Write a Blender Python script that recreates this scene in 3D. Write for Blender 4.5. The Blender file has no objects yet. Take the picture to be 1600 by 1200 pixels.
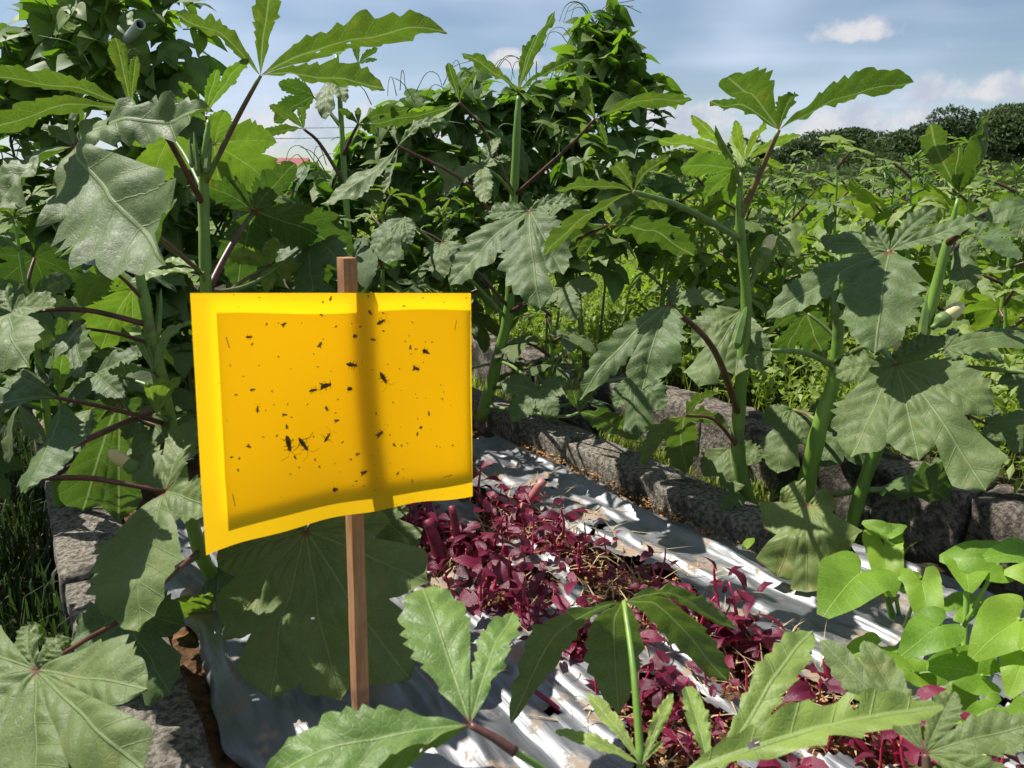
import bpy, math, random
import numpy as np
from mathutils import Vector, Matrix
random.seed(7); RNG = np.random.default_rng(7)
SC = bpy.context.scene; COL = SC.collection

# ------------------------------------------------------------------ camera
F = 1209.0; H = 0.60
TH = math.atan(300 / F)
cam = bpy.data.cameras.new('camera'); cam.sensor_width = 36; cam.lens = 36 * F / 1600
cam.clip_start = 0.02; cam.clip_end = 2000
cam.dof.use_dof = True; cam.dof.focus_distance = 1.5; cam.dof.aperture_fstop = 14
CAM = bpy.data.objects.new('camera', cam); COL.objects.link(CAM)
CAM.location = (0, 0, H); CAM.rotation_euler = (math.pi / 2 - TH, 0, 0)
SC.camera = CAM

# ------------------------------------------------------------------ light
SUN_AZ = math.radians(68); SUN_EL = math.radians(57)     # azimuth to the left of the view direction
SUNV = Vector((-math.sin(SUN_AZ) * math.cos(SUN_EL), math.cos(SUN_AZ) * math.cos(SUN_EL), math.sin(SUN_EL)))
sun = bpy.data.lights.new('sun', 'SUN'); sun.energy = 5.0; sun.angle = math.radians(0.53); sun.color = (1, .955, .88)
SUN = bpy.data.objects.new('sun', sun); COL.objects.link(SUN)
SUN.rotation_euler = SUNV.to_track_quat('Z', 'Y').to_euler()
SC.view_settings.view_transform = 'Standard'; SC.view_settings.look = 'None'
SC.view_settings.exposure = 0.66; SC.view_settings.gamma = 1
SC.cycles.max_bounces = 6; SC.cycles.transmission_bounces = 4; SC.cycles.diffuse_bounces = 3; SC.cycles.glossy_bounces = 2
SC.cycles.use_adaptive_sampling = True; SC.cycles.adaptive_threshold = .03


def ray(px, py):
    x = (px - 800) / F; y = -(py - 600) / F
    return np.array([x, math.cos(TH) + y * math.sin(TH), -math.sin(TH) + y * math.cos(TH)])


CP = np.array([0, 0, H])


def at(px, py, d): return CP + ray(px, py) * d


def ground(px, py, z=0.0):
    r = ray(px, py); return CP + r * ((z - H) / r[2])


# ------------------------------------------------------------------ node helpers
class NT:
    def __init__(s, tree): s.t = tree; s.n = tree.nodes; s.l = tree.links
    def new(s, typ, **kw):
        n = s.n.new(typ)
        for k, v in kw.items():
            if k == 'ins':
                for i, x in v.items():
                    if hasattr(x, 'is_linked') or isinstance(x, bpy.types.NodeSocket): s.l.new(x, n.inputs[i])
                    else: n.inputs[i].default_value = x
            else: setattr(n, k, v)
        return n
    def math(s, op, a, b=None, clamp=False):
        n = s.new('ShaderNodeMath', operation=op, use_clamp=clamp, ins={0: a} if b is None else {0: a, 1: b}); return n.outputs[0]
    def ramp(s, v, lo, hi, a=0.0, b=1.0, smooth=True):
        n = s.new('ShaderNodeMapRange', interpolation_type='SMOOTHSTEP' if smooth else 'LINEAR', ins={0: v, 1: lo, 2: hi, 3: a, 4: b}); return n.outputs[0]
    def mix(s, f, a, b, typ='MIX'):
        n = s.new('ShaderNodeMix', data_type='RGBA', blend_type=typ, ins={0: f, 6: a, 7: b}); return n.outputs[2]
    def noise(s, vec, scale, detail=3, rough=.55, out=0):
        n = s.new('ShaderNodeTexNoise', ins={'Vector': vec, 'Scale': scale, 'Detail': detail, 'Roughness': rough}); return n.outputs[out]
    def vm(s, op, a, b=None, out=0):
        n = s.new('ShaderNodeVectorMath', operation=op, ins={0: a} if b is None else {0: a, 1: b}); return n.outputs[out]


# ------------------------------------------------------------------ sky
W = bpy.data.worlds.new('World'); SC.world = W; W.use_nodes = True
w = NT(W.node_tree); w.n.clear()
sky = w.new('ShaderNodeTexSky', sky_type='NISHITA', sun_disc=False, sun_elevation=SUN_EL, sun_rotation=-SUN_AZ, air_density=1.0, dust_density=.45, ozone_density=1.3)
tc = w.new('ShaderNodeTexCoord'); D = tc.outputs['Generated']
sp = w.new('ShaderNodeSeparateXYZ', ins={0: D}); dz = sp.outputs[2]
flat = w.vm('MULTIPLY', D, (1, 1, 5.0))
zc = w.math('MAXIMUM', dz, .05)
plane = w.vm('DIVIDE', D, w.new('ShaderNodeCombineXYZ', ins={0: zc, 1: zc, 2: zc}).outputs[0])
c1 = w.ramp(w.noise(w.vm('MULTIPLY', plane, (.35, .8, 0)), 1.1, 3, .5), .38, .76)
c2 = w.ramp(w.noise(w.vm('MULTIPLY', D, (1, 1, 2.6)), 2.4, 3, .5), .40, .72)
cirrus = w.math('MULTIPLY', w.math('ADD', w.math('MULTIPLY', c1, .18), w.math('MULTIPLY', c2, .85)), .95, True)
col = w.mix(cirrus, sky.outputs[0], (6.9, 7.9, 9.8, 1))
nz = w.noise(D, 22, 4, .62)
nz2 = w.noise(D, 7, 4, .6)
belt = w.math('MULTIPLY', w.ramp(dz, -.02, .03), w.ramp(dz, .2, .05))
cum = w.math('MULTIPLY', w.ramp(w.math('ADD', nz2, w.math('MULTIPLY', nz, .35)), .76, .86), belt)
for (px, py, rx, ry) in [(1335, 54, 50, 20), (1455, 146, 38, 30), (1590, 142, 50, 24), (1320, 200, 105, 34), (1075, 192, 70, 34), (440, 205, 110, 45), (790, 98, 60, 16), (1440, 190, 40, 26)]:
    c = ray(px, py); c /= np.linalg.norm(c)
    r = np.array([c[1], -c[0], 0]); r /= np.linalg.norm(r); u = np.cross(r, c)
    dv = w.vm('SUBTRACT', D, tuple(c))
    a = w.math('DIVIDE', w.vm('DOT_PRODUCT', dv, tuple(r), 1), rx / F)
    b = w.math('DIVIDE', w.vm('DOT_PRODUCT', dv, tuple(u), 1), ry / F)
    b = w.math('SUBTRACT', b, w.math('MULTIPLY', w.math('LESS_THAN', b, 0.0), w.math('MULTIPLY', b, -.8)))
    d2 = w.math('SQRT', w.math('ADD', w.math('MULTIPLY', a, a), w.math('MULTIPLY', b, b)))
    front = w.math('GREATER_THAN', w.vm('DOT_PRODUCT', D, tuple(c), 1), .5)
    m = w.math('MULTIPLY', w.ramp(w.math('ADD', d2, w.math('MULTIPLY', w.math('SUBTRACT', nz, .5), 2.6)), 1.15, .45), front)
    cum = w.math('MAXIMUM', cum, m)
cloudcol = w.mix(w.ramp(w.noise(w.vm('ADD', D, (0, 0, -.012)), 16, 5, .6), .38, .62), (5.2, 5.7, 6.8, 1), (7.8, 7.7, 7.9, 1))
col = w.mix(w.math('MULTIPLY', cum, .92), col, cloudcol)
bg = w.new('ShaderNodeBackground', ins={0: col, 1: 0.065})
out = w.new('ShaderNodeOutputWorld', ins={0: bg.outputs[0]})

# ------------------------------------------------------------------ materials
MATS = {}


def newmat(name):
    m = bpy.data.materials.new(name); m.use_nodes = True; t = NT(m.node_tree); t.n.clear(); MATS[name] = m; return m, t


def leaf_mat(name, top, trans, vein, rough=.42, spec=.5, tw=.42, red=True, spots=0.0, spotcol=(.22, .17, .02, 1), bump=.5, varamt=.35, fine=170, sheen=0.0, lite=False):
    m, t = newmat(name)
    uv = t.new('ShaderNodeUVMap', uv_map='UVMap').outputs[0]
    s = t.new('ShaderNodeSeparateXYZ', ins={0: uv}); u, v = s.outputs[0], s.outputs[1]
    obj = t.new('ShaderNodeTexCoord').outputs['Object']
    oi = t.new('ShaderNodeObjectInfo').outputs['Random']
    av = t.math('ABSOLUTE', v)
    lat = t.ramp(t.math('MULTIPLY', t.math('ABSOLUTE', t.math('SUBTRACT', t.math('FRACT', u), .5)), 2), .93, .99)
    mid = t.ramp(av, .003, .0085, 1, 0)
    vn = t.math('MAXIMUM', mid, t.math('MULTIPLY', lat, .55))
    if lite: fv = 0.0; n2 = .5
    else:
        vor = t.new('ShaderNodeTexVoronoi', feature='DISTANCE_TO_EDGE', ins={'Vector': obj, 'Scale': fine}).outputs['Distance']
        fv = t.ramp(vor, .0, .12, 1, 0); n2 = t.noise(obj, 95, 2, .6)
    n1 = t.noise(obj, 22, 2, .6)
    k = t.math('ADD', t.math('MULTIPLY', t.math('SUBTRACT', oi, .5), varamt), t.math('MULTIPLY', t.math('SUBTRACT', n1, .5), .7))
    br = t.math('ADD', 1.0, k)
    brv = t.new('ShaderNodeCombineXYZ', ins={0: t.math('ADD', br, t.math('MULTIPLY', t.math('SUBTRACT', oi, .5), .25)), 1: br, 2: br}).outputs[0]
    base = t.mix(1.0, (*top, 1), brv, 'MULTIPLY'); tr = t.mix(1.0, (*trans, 1), brv, 'MULTIPLY')
    vf = t.math('ADD', t.math('MULTIPLY', vn, .6), t.math('MULTIPLY', fv, .16), True)
    base = t.mix(vf, base, (*vein, 1)); tr = t.mix(t.math('MULTIPLY', vf, .55), tr, tuple(min(1, c * 1.7) for c in vein) + (1,))
    if spots > 0:
        sf = t.math('MULTIPLY', t.ramp(t.noise(obj, 30, 2, .65), .62 - .1 * spots, .70), spots)
        base = t.mix(sf, base, spotcol); tr = t.mix(sf, tr, tuple(c * 2 for c in spotcol[:3]) + (1,))
    if red:
        rr = t.math('SQRT', t.math('ADD', t.math('POWER', t.math('DIVIDE', u, 7), 2), t.math('POWER', v, 2)))
        rf = t.math('MULTIPLY', t.ramp(rr, .015, .06, 1, 0), .8)
        base = t.mix(rf, base, (.16, .012, .02, 1)); tr = t.mix(rf, tr, (.2, .01, .02, 1))
    hgt = t.math('ADD', t.math('MULTIPLY', vn, -.8), t.math('ADD', t.math('MULTIPLY', fv, -.12), t.math('MULTIPLY', n2, .5)))
    bp = t.new('ShaderNodeBump', ins={'Strength': bump, 'Distance': .0016, 'Height': hgt}).outputs[0] if bump > 0 else t.new('ShaderNodeNewGeometry').outputs['Normal']
    ro = t.math('ADD', rough, t.math('MULTIPLY', t.math('SUBTRACT', n2, .5), .3))
    p = t.new('ShaderNodeBsdfPrincipled', ins={'Base Color': base, 'Roughness': ro, 'Specular IOR Level': spec, 'Normal': bp, 'Sheen Weight': sheen, 'Sheen Roughness': .6})
    tl = t.new('ShaderNodeBsdfTranslucent', ins={0: tr, 1: bp})
    mx = t.new('ShaderNodeMixShader', ins={0: tw, 1: p.outputs[0], 2: tl.outputs[0]})
    t.new('ShaderNodeOutputMaterial', ins={0: mx.outputs[0]}); return m


leaf_mat('okra', (.112, .168, .046), (.072, .148, .005), (.26, .33, .13), rough=.56, spec=.42, tw=.36, spots=.18, bump=.8, sheen=.04)
leaf_mat('okra_young', (.185, .27, .055), (.15, .27, .010), (.30, .40, .14), rough=.50, spec=.45, tw=.38, bump=.75, sheen=.03)
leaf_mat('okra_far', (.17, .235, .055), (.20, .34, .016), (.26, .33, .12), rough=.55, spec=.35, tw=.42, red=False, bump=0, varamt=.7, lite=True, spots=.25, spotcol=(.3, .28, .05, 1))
leaf_mat('okra_old', (.20, .25, .07), (.26, .34, .03), (.24, .26, .10), rough=.5, spec=.4, tw=.35, spots=.5, spotcol=(.26, .20, .05, 1))
leaf_mat('bean', (.135, .200, .055), (.17, .34, .012), (.2, .28, .1), rough=.55, spec=.32, tw=.40, red=False, bump=0, varamt=.6, fine=30, lite=True)
leaf_mat('potato', (.18, .31, .026), (.34, .58, .02), (.38, .52, .12), rough=.50, spec=.35, tw=.42, red=False, bump=.35, spots=.15, spotcol=(.3, .3, .04, 1))
leaf_mat('weed', (.21, .28, .05), (.36, .48, .04), (.2, .3, .06), rough=.5, spec=.4, tw=.42, red=False, bump=0, varamt=.3, fine=60, lite=True)
leaf_mat('amaranth', (.12, .011, .034), (.40, .010, .06), (.25, .02, .06), rough=.36, spec=.5, tw=.32, red=False, bump=.3, varamt=.8)
leaf_mat('grass', (.035, .06, .018), (.05, .10, .015), (.05, .09, .03), rough=.5, spec=.3, tw=.3, red=False, bump=0, lite=True)  # green darkened so the left path's shade sits in the colour
leaf_mat('tree', (.06, .09, .032), (.09, .15, .03), (.05, .08, .03), rough=.6, spec=.25, tw=.25, red=False, bump=0, varamt=.5, fine=2, lite=True)  # green lightened to put distance haze into the colour


def simple(name, c1, c2, scale, rough=.6, spec=.4, bump=.3, bdist=.003, metal=0.0, detail=5, lo=.38, hi=.62, c3=None, s3=3, stretch=None, lo3=.5, hi3=.65):
    m, t = newmat(name); obj = t.new('ShaderNodeTexCoord').outputs['Object']
    v = t.vm('MULTIPLY', obj, stretch) if stretch else obj
    n = t.noise(v, scale, detail, .62)
    c = t.mix(t.ramp(n, lo, hi), (*c1, 1), (*c2, 1))
    if c3: c = t.mix(t.ramp(t.noise(obj, s3, 5, .65), lo3, hi3), c, (*c3, 1))
    oi = t.new('ShaderNodeObjectInfo').outputs['Random']
    b = t.math('ADD', .85, t.math('MULTIPLY', oi, .3))
    c = t.mix(1.0, c, t.new('ShaderNodeCombineXYZ', ins={0: b, 1: b, 2: b}).outputs[0], 'MULTIPLY')
    bp = t.new('ShaderNodeBump', ins={'Strength': bump, 'Distance': bdist, 'Height': t.noise(v, scale * 1.7, 6, .68)}).outputs[0]
    p = t.new('ShaderNodeBsdfPrincipled', ins={'Base Color': c, 'Roughness': rough, 'Specular IOR Level': spec, 'Metallic': metal, 'Normal': bp})
    t.new('ShaderNodeOutputMaterial', ins={0: p.outputs[0]}); return m


simple('stem', (.13, .24, .035), (.19, .32, .05), 30, .42, .45, .25, .001, stretch=(1, 1, .25), c3=(.12, .10, .05), s3=14, lo3=.55, hi3=.72)
simple('petiole_green', (.11, .19, .05), (.17, .25, .07), 40, .45, .45, .2, .001, c3=(.13, .07, .04), s3=9, lo3=.52, hi3=.66)
simple('petiole_red', (.075, .028, .024), (.14, .05, .04), 30, .42, .5, .2, .001, c3=(.09, .11, .05), s3=8, lo3=.5, hi3=.66)
simple('vine_stem', (.10, .15, .05), (.2, .26, .09), 20, .5, .4, .2, .001)
simple('crimson_stub', (.15, .008, .03), (.27, .018, .055), 30, .45, .4, .4, .001, c3=(.10, .02, .025), s3=40)
simple('red_stem', (.36, .014, .055), (.5, .04, .11), 30, .35, .5, .2, .001)
simple('pink_stub', (.36, .09, .10), (.45, .20, .17), 30, .45, .4, .3, .001)
simple('bud', (.60, .50, .22), (.72, .62, .34), 40, .5, .4, .3, .001, stretch=(1, 1, .2))
simple('calyx', (.10, .17, .045), (.16, .24, .06), 40, .5, .4, .2, .001)
simple('concrete', (.10, .088, .07), (.36, .32, .265), 110, .92, .2, 1, .010, lo=.36, hi=.64, c3=(.07, .065, .045), s3=11, lo3=.51, hi3=.64)
simple('concrete_dark', (.09, .075, .06), (.31, .265, .22), 95, .92, .2, 1, .012, lo=.36, hi=.64, c3=(.05, .045, .035), s3=8, lo3=.45, hi3=.58)
simple('soil', (.075, .042, .022), (.19, .10, .05), 45, .95, .15, 1, .012, c3=(.26, .14, .06), s3=18, lo3=.56, hi3=.66)
simple('crumb', (.30, .14, .05), (.42, .26, .12), 60, .9, .2, .6, .002)
simple('straw', (.34, .25, .13), (.46, .36, .2), 30, .8, .2, .3, .001)
simple('path_soil', (.035, .028, .018), (.075, .06, .035), 30, .95, .1, .9, .01)
simple('field', (.06, .09, .025), (.11, .15, .04), .6, .95, .1, .3, .02, c3=(.14, .17, .05), s3=.15)
simple('road', (.42, .42, .41), (.5, .5, .49), 2, .9, .2, .2, .01)
simple('wood', (.34, .165, .07), (.47, .25, .12), 26, .62, .3, .35, .0012, stretch=(6, 6, .35), c3=(.21, .10, .05), s3=9, lo3=.5, hi3=.7)
simple('pipe', (.30, .33, .35), (.38, .40, .42), 8, .4, .5, .1, .001, metal=.4)
simple('string', (.05, .25, .12), (.08, .3, .15), 8, .5, .4, 0, .001)
simple('bark', (.06, .045, .03), (.11, .085, .06), 6, .9, .2, .6, .03)
simple('red_roof', (.20, .02, .022), (.26, .03, .03), 2, .5, .4, .1, .01)
simple('shed_wall', (.28, .12, .11), (.34, .16, .14), 2, .8, .2, .1, .01)
simple('wire', (.04, .04, .045), (.06, .06, .06), 2, .5, .4, 0, .01)
simple('insect', (.030, .012, .005), (.085, .036, .010), 300, .4, .5, 0, .0001)
simple('insect_wing', (.09, .05, .01), (.13, .075, .015), 300, .5, .4, 0, .0001)
simple('staple', (.16, .12, .05), (.2, .15, .06), 100, .35, .5, 0, .0001, metal=.5)

# silver mulch film
m, t = newmat('film'); obj = t.new('ShaderNodeTexCoord').outputs['Object']
dirt = t.math('MULTIPLY', t.ramp(t.noise(obj, 13, 6, .7), .525, .63), .85)
c = t.mix(t.ramp(t.noise(obj, 6, 4, .6), .35, .7), (.155, .16, .168, 1), (.25, .256, .262, 1))
c = t.mix(dirt, c, (.27, .185, .11, 1))
bp = t.new('ShaderNodeBump', ins={'Strength': .5, 'Distance': .004, 'Height': t.noise(t.vm('MULTIPLY', obj, (1, .08, 1)), 75, 3, .55)}).outputs[0]
p = t.new('ShaderNodeBsdfPrincipled', ins={'Base Color': c, 'Roughness': t.math('ADD', .47, t.math('MULTIPLY', dirt, .45)), 'Specular IOR Level': .5, 'Metallic': t.math('SUBTRACT', .58, t.math('MULTIPLY', dirt, .8), True), 'Normal': bp})
t.new('ShaderNodeOutputMaterial', ins={0: p.outputs[0]})

# yellow translucent plastic
for nm, cc, tt, tw in (('yellow_sheet', (.85, .50, .008), (1.0, .60, .008), .66), ('yellow_board', (.85, .55, .01), (1.0, .86, .12), .82)):
    m, t = newmat(nm); obj = t.new('ShaderNodeTexCoord').outputs['Object']
    n = t.noise(obj, 9, 3, .5)
    bp = t.new('ShaderNodeBump', ins={'Strength': .15, 'Distance': .002, 'Height': t.noise(obj, 28, 3, .5)}).outputs[0]
    p = t.new('ShaderNodeBsdfPrincipled', ins={'Base Color': t.mix(n, (*cc, 1), tuple(x * .93 for x in cc) + (1,)), 'Roughness': .45, 'Specular IOR Level': .3, 'Normal': bp})
    tl = t.new('ShaderNodeBsdfTranslucent', ins={0: (*tt, 1)})
    mx = t.new('ShaderNodeMixShader', ins={0: tw, 1: p.outputs[0], 2: tl.outputs[0]})
    t.new('ShaderNodeOutputMaterial', ins={0: mx.outputs[0]})


# ------------------------------------------------------------------ object helpers
def mesh(name, V, Fc, mat, uv=None, smooth=True):
    me = bpy.data.meshes.new(name)
    me.from_pydata(np.asarray(V, float).tolist(), [], [tuple(f) for f in (Fc.tolist() if hasattr(Fc, 'tolist') else Fc)])
    if smooth: me.polygons.foreach_set('use_smooth', np.ones(len(me.polygons), bool))
    if uv is not None:
        L = me.uv_layers.new(name='UVMap'); idx = np.zeros(len(me.loops), np.int32); me.loops.foreach_get('vertex_index', idx)
        L.data.foreach_set('uv', np.asarray(uv, np.float32)[idx].ravel())
    me.materials.append(MATS[mat]); me.update(); return me


def link(name, me, parent=None, M=None, loc=None):
    o = bpy.data.objects.new(name, me); COL.objects.link(o)
    if M is not None: o.matrix_basis = M
    elif loc is not None: o.location = Vector(loc)
    if parent is not None: o.parent = parent
    return o


def tag(o, label=None, cat=None, group=None, kind=None):
    for k, v in (('label', label), ('category', cat), ('group', group), ('kind', kind)):
        if v: o[k] = v
    return o


def empty(name, loc, label, cat, group=None):
    o = bpy.data.objects.new(name, None); COL.objects.link(o); o.location = Vector(loc); o.empty_display_size = .05
    return tag(o, label, cat, group)


def tube(P, R, n=7, cap=True):
    P = np.asarray(P, float); R = np.asarray(R, float); k = len(P)
    T = np.gradient(P, axis=0); T /= np.linalg.norm(T, axis=1)[:, None] + 1e-12
    a = np.array([0.31, 0.9, 0.2]) if abs(T[0] @ np.array([.31, .9, .2])) < .85 else np.array([1., 0, 0])
    V = []; N = a - T[0] * (a @ T[0]); N /= np.linalg.norm(N)
    for i in range(k):
        N = N - T[i] * (N @ T[i]); N /= np.linalg.norm(N); Bn = np.cross(T[i], N)
        for j in range(n):
            an = 2 * math.pi * j / n; V.append(P[i] + R[i] * (math.cos(an) * N + math.sin(an) * Bn))
    Fc = [(i * n + j, i * n + (j + 1) % n, (i + 1) * n + (j + 1) % n, (i + 1) * n + j) for i in range(k - 1) for j in range(n)]
    if cap: Fc += [tuple(range(n))[::-1], tuple(range((k - 1) * n, k * n))]
    return np.array(V), Fc


def spline(P, m=6):
    P = np.asarray(P, float)
    if len(P) < 3: return np.array([P[0] + (P[-1] - P[0]) * t for t in np.linspace(0, 1, m)])
    Q = np.vstack([2 * P[0] - P[1], P, 2 * P[-1] - P[-2]]); o = []
    for i in range(1, len(Q) - 2):
        for t in np.linspace(0, 1, m, endpoint=False):
            a, b, c, d = Q[i - 1], Q[i], Q[i + 1], Q[i + 2]
            o.append(.5 * ((2 * b) + (c - a) * t + (2 * a - 5 * b + 4 * c - d) * t * t + (3 * b - a - 3 * c + d) * t ** 3))
    o.append(P[-1]); return np.array(o)


def stalk(name, P, R, mat, parent=None, n=8, m=5):
    """tapered tube through the points; P in world space, relative to parent's origin"""
    S = spline(P, m); Rr = np.interp(np.linspace(0, 1, len(S)), np.linspace(0, 1, len(R)), R)
    k = len(S); Rr = Rr * (1 + .06 * np.sin(np.arange(k) * 2.1 + P[0][0] * 40))
    o = S[0].copy(); V, Fc = tube(S - o, Rr, n)
    off = np.array(parent.location) if parent is not None else 0
    return link(name, mesh(name, V, Fc, mat), parent, loc=o - off)


# ------------------------------------------------------------------ leaves
def palmate(tips, W=.3, arch=.07, keel=.12, teeth=9, amp=.25, nt=48, ns=6, up=(0, 0, 1), seed=0, quilt=.019, wav=.028, holes=0, a=.95, b=.72, endgap=52):
    """a palmate leaf blade: petiole joint at the origin, lobe tips in order round the joint"""
    rg = np.random.default_rng(seed)
    T = np.asarray(tips, float); K = len(T); L = np.linalg.norm(T, axis=1); U = T / L[:, None]; up = np.asarray(up, float)
    Ws = np.full(K, W) if np.isscalar(W) else np.asarray(W, float)
    if Ws.mean() < .21: a = 1.25
    if K == 1:
        raw = [up - U[0] * (up @ U[0])]; raw[0] = raw[0] / np.linalg.norm(raw[0]); ph = np.array([0.]); sg = 1
        NL = np.array(raw)
    else:
        g = [math.acos(np.clip(U[i] @ U[i + 1], -.9999, .9999)) for i in range(K - 1)]; ph = np.concatenate([[0], np.cumsum(g)])
        raw = []
        for i in range(K - 1):
            c = np.cross(U[i], U[i + 1]); raw.append(c / (np.linalg.norm(c) + 1e-9))
        sg = 1 if sum(r @ up for r in raw) >= 0 else -1
        NL = np.array([raw[min(i, K - 2)] + raw[max(i - 1, 0)] for i in range(K)]) * sg
        NL /= np.linalg.norm(NL, axis=1)[:, None] + 1e-9
    phs = rg.uniform(0, 6.28, 8)
    V = []; UVs = []; Fc = []; base = 0
    hc = [(rg.integers(K), rg.uniform(.3, .85), rg.uniform(-.6, .6), rg.uniform(.012, .028)) for _ in range(holes)]
    for k in range(K):
        tt = np.concatenate([[.004], np.linspace(.04, 1, nt)])
        f = tt ** a * np.maximum(1 - tt, 0) ** b; f /= (a / (a + b)) ** a * (b / (a + b)) ** b
        tn = max(3, teeth * (.6 + .4 * L[k] / L.max()))
        fr = (tt * tn + phs[0] + .35 * np.sin(11 * tt + phs[5])) % 1.0
        tooth = 1 - amp * (1 - fr) * np.clip((tt - .12) * 6, 0, 1)
        ww = Ws[k] * L[k] * f
        x = tt * L[k]
        gl = math.radians(endgap) if k == 0 else (ph[k] - ph[k - 1]) / 2
        gr = math.radians(endgap) if k == K - 1 else (ph[k + 1] - ph[k]) / 2
        fr2 = (tt * tn + phs[1] + k + .35 * np.sin(12 * tt + phs[6] + k)) % 1.0
        tooth2 = 1 - amp * (1 - fr2) * np.clip((tt - .12) * 6, 0, 1)
        wl = np.minimum(ww * tooth, x * math.tan(min(gl, 1.35))); wr = np.minimum(ww * tooth2, x * math.tan(min(gr, 1.35)))
        s = np.linspace(-1, 1, 2 * ns + 1)
        Y = np.where(s[None] < 0, s[None] * wl[:, None], s[None] * wr[:, None]); X = np.repeat(x[:, None], len(s), 1)
        fl = np.clip((x * math.tan(min(gl, 1.35)) - ww) / (.15 * L[k]), 0, 1); frr = np.clip((x * math.tan(min(gr, 1.35)) - ww) / (.15 * L[k]), 0, 1)
        free = np.where(s[None] < 0, fl[:, None], frr[:, None])
        X = X - .10 * np.abs(Y) * free
        r = np.hypot(X, Y); th = ph[k] + np.arctan2(Y, X)
        if K == 1:
            e = np.cross(raw[0], U[0]); P = U[0] * X[..., None] + e * Y[..., None]; N = np.broadcast_to(NL[0], P.shape); Lr = np.full(r.shape, L[0])
        else:
            seg = np.clip(np.searchsorted(ph, th, 'right') - 1, 0, K - 2); RA = np.array(raw); E = np.cross(RA, U[:-1])
            al = th - ph[seg]; P = (U[seg] * np.cos(al)[..., None] + E[seg] * np.sin(al)[..., None]) * r[..., None]
            N = np.stack([np.interp(th, ph, NL[:, i]) for i in range(3)], -1); N /= np.linalg.norm(N, axis=-1, keepdims=True) + 1e-9
            Lr = np.interp(th, ph, L)
        tau = np.clip(r / Lr, 0, 1.05)
        pv = (X - .9 * np.abs(Y)) / L[k] * 7
        h = arch * Lr * np.sin(math.pi * np.clip(tau, 0, 1)) * (1.15 - .3 * tau) + keel * np.abs(Y)
        Lm = L.max()
        h = h + quilt * Lm * np.abs(np.sin(math.pi * pv)) * np.minimum(1, np.abs(Y) / (.05 * L[k] + 1e-9)) * (1 - s[None] ** 4 * (1 - free))
        q1 = X / Lm * math.cos(ph[k]) - Y / Lm * math.sin(ph[k]); q2 = X / Lm * math.sin(ph[k]) + Y / Lm * math.cos(ph[k])
        h = h + wav * Lm * (np.sin(7 * q1 + phs[2]) * np.cos(6 * q2 + phs[3]) + .6 * np.sin(15 * q2 + phs[4]) * np.cos(13 * q1 + phs[5])) * np.clip(tau * 2, 0, 1)
        h = h + .5 * wav * Lm * np.sin(22 * tt[:, None] + phs[6] + k) * (np.abs(s[None]) ** 2) * free
        P = P + N * h[..., None]
        n0, n1 = X.shape
        V.append(P.reshape(-1, 3)); UVs.append(np.stack([pv, Y / L[k]], -1).reshape(-1, 2))
        for i in range(n0 - 1):
            for j in range(n1 - 1):
                if hc:
                    cx, cs = (tt[i] + tt[i + 1]) / 2, (s[j] + s[j + 1]) / 2
                    if any(hk == k and math.hypot(cx - ht, (cs - hs) * Ws[k]) < hr * .75 for hk, ht, hs, hr in hc): continue
                q = base + i * n1 + j; Fc.append((q, q + 1, q + n1 + 1, q + n1) if sg > 0 else (q, q + n1, q + n1 + 1, q + 1))
        base += n0 * n1
    return np.vstack(V), Fc, np.vstack(UVs)


def heart(tip, up, rfun, arch=.1, keel=.26, nr=9, na=36, thm=2.75, seed=0, wav=.05):
    rg = np.random.default_rng(seed); ph = rg.uniform(0, 6.28, 6)
    tip = np.asarray(tip, float); L = np.linalg.norm(tip); u = tip / L; up = np.asarray(up, float); n = up - u * (up @ u); n /= np.linalg.norm(n); e = np.cross(n, u)
    th = np.linspace(-thm, thm, na); R = np.array([rfun(abs(x)) for x in th]); rho = np.linspace(.02, 1, nr) ** .85
    r = rho[:, None] * R[None] * L; X = r * np.cos(th); Y = r * np.sin(th)
    tx = X / L
    h = arch * L * np.sin(math.pi * np.clip(tx, -.4, 1)) + keel * np.abs(Y) * (1 - .4 * rho[:, None]) + wav * L * (np.sin(6 * tx + ph[0]) * np.cos(7 * Y / L + ph[1]) + .5 * rho[:, None] ** 2 * np.sin(4 * th[None] + ph[2]))
    P = u * X[..., None] + e * Y[..., None] + n * h[..., None]
    Fc = [(i * na + j, (i + 1) * na + j, (i + 1) * na + j + 1, i * na + j + 1) for i in range(nr - 1) for j in range(na - 1)]
    uv = np.stack([(X - .75 * np.abs(Y)) / L * 6, Y / L], -1)
    return P.reshape(-1, 3), Fc, uv.reshape(-1, 2)


def r_heart(t):      # sweet-potato like heart
    return np.interp(t, [0, .12, .3, .6, 1.0, 1.6, 2.2, 2.6, 2.75], [1, .88, .70, .55, .46, .41, .39, .35, .26])


def r_arrow(t):      # water-spinach arrow blade
    return np.interp(t, [0, .1, .25, .45, .8, 1.3, 1.9, 2.4, 2.75], [1, .93, .75, .55, .38, .30, .34, .40, .30])


def r_ovate(t):
    return np.interp(t, [0, .15, .35, .6, 1.0, 1.5, 2.1, 2.75], [1, .86, .66, .48, .33, .22, .14, .07])


NK = dict(S=(-.40, -.50, .77), S2=(-.35, -.62, .70), U=(-.2, .45, .87), T=(-.35, .68, .64), F=(-.1, -.3, .95), V=(-.1, -.95, .3), T2=(-.1, .86, .5))


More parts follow.
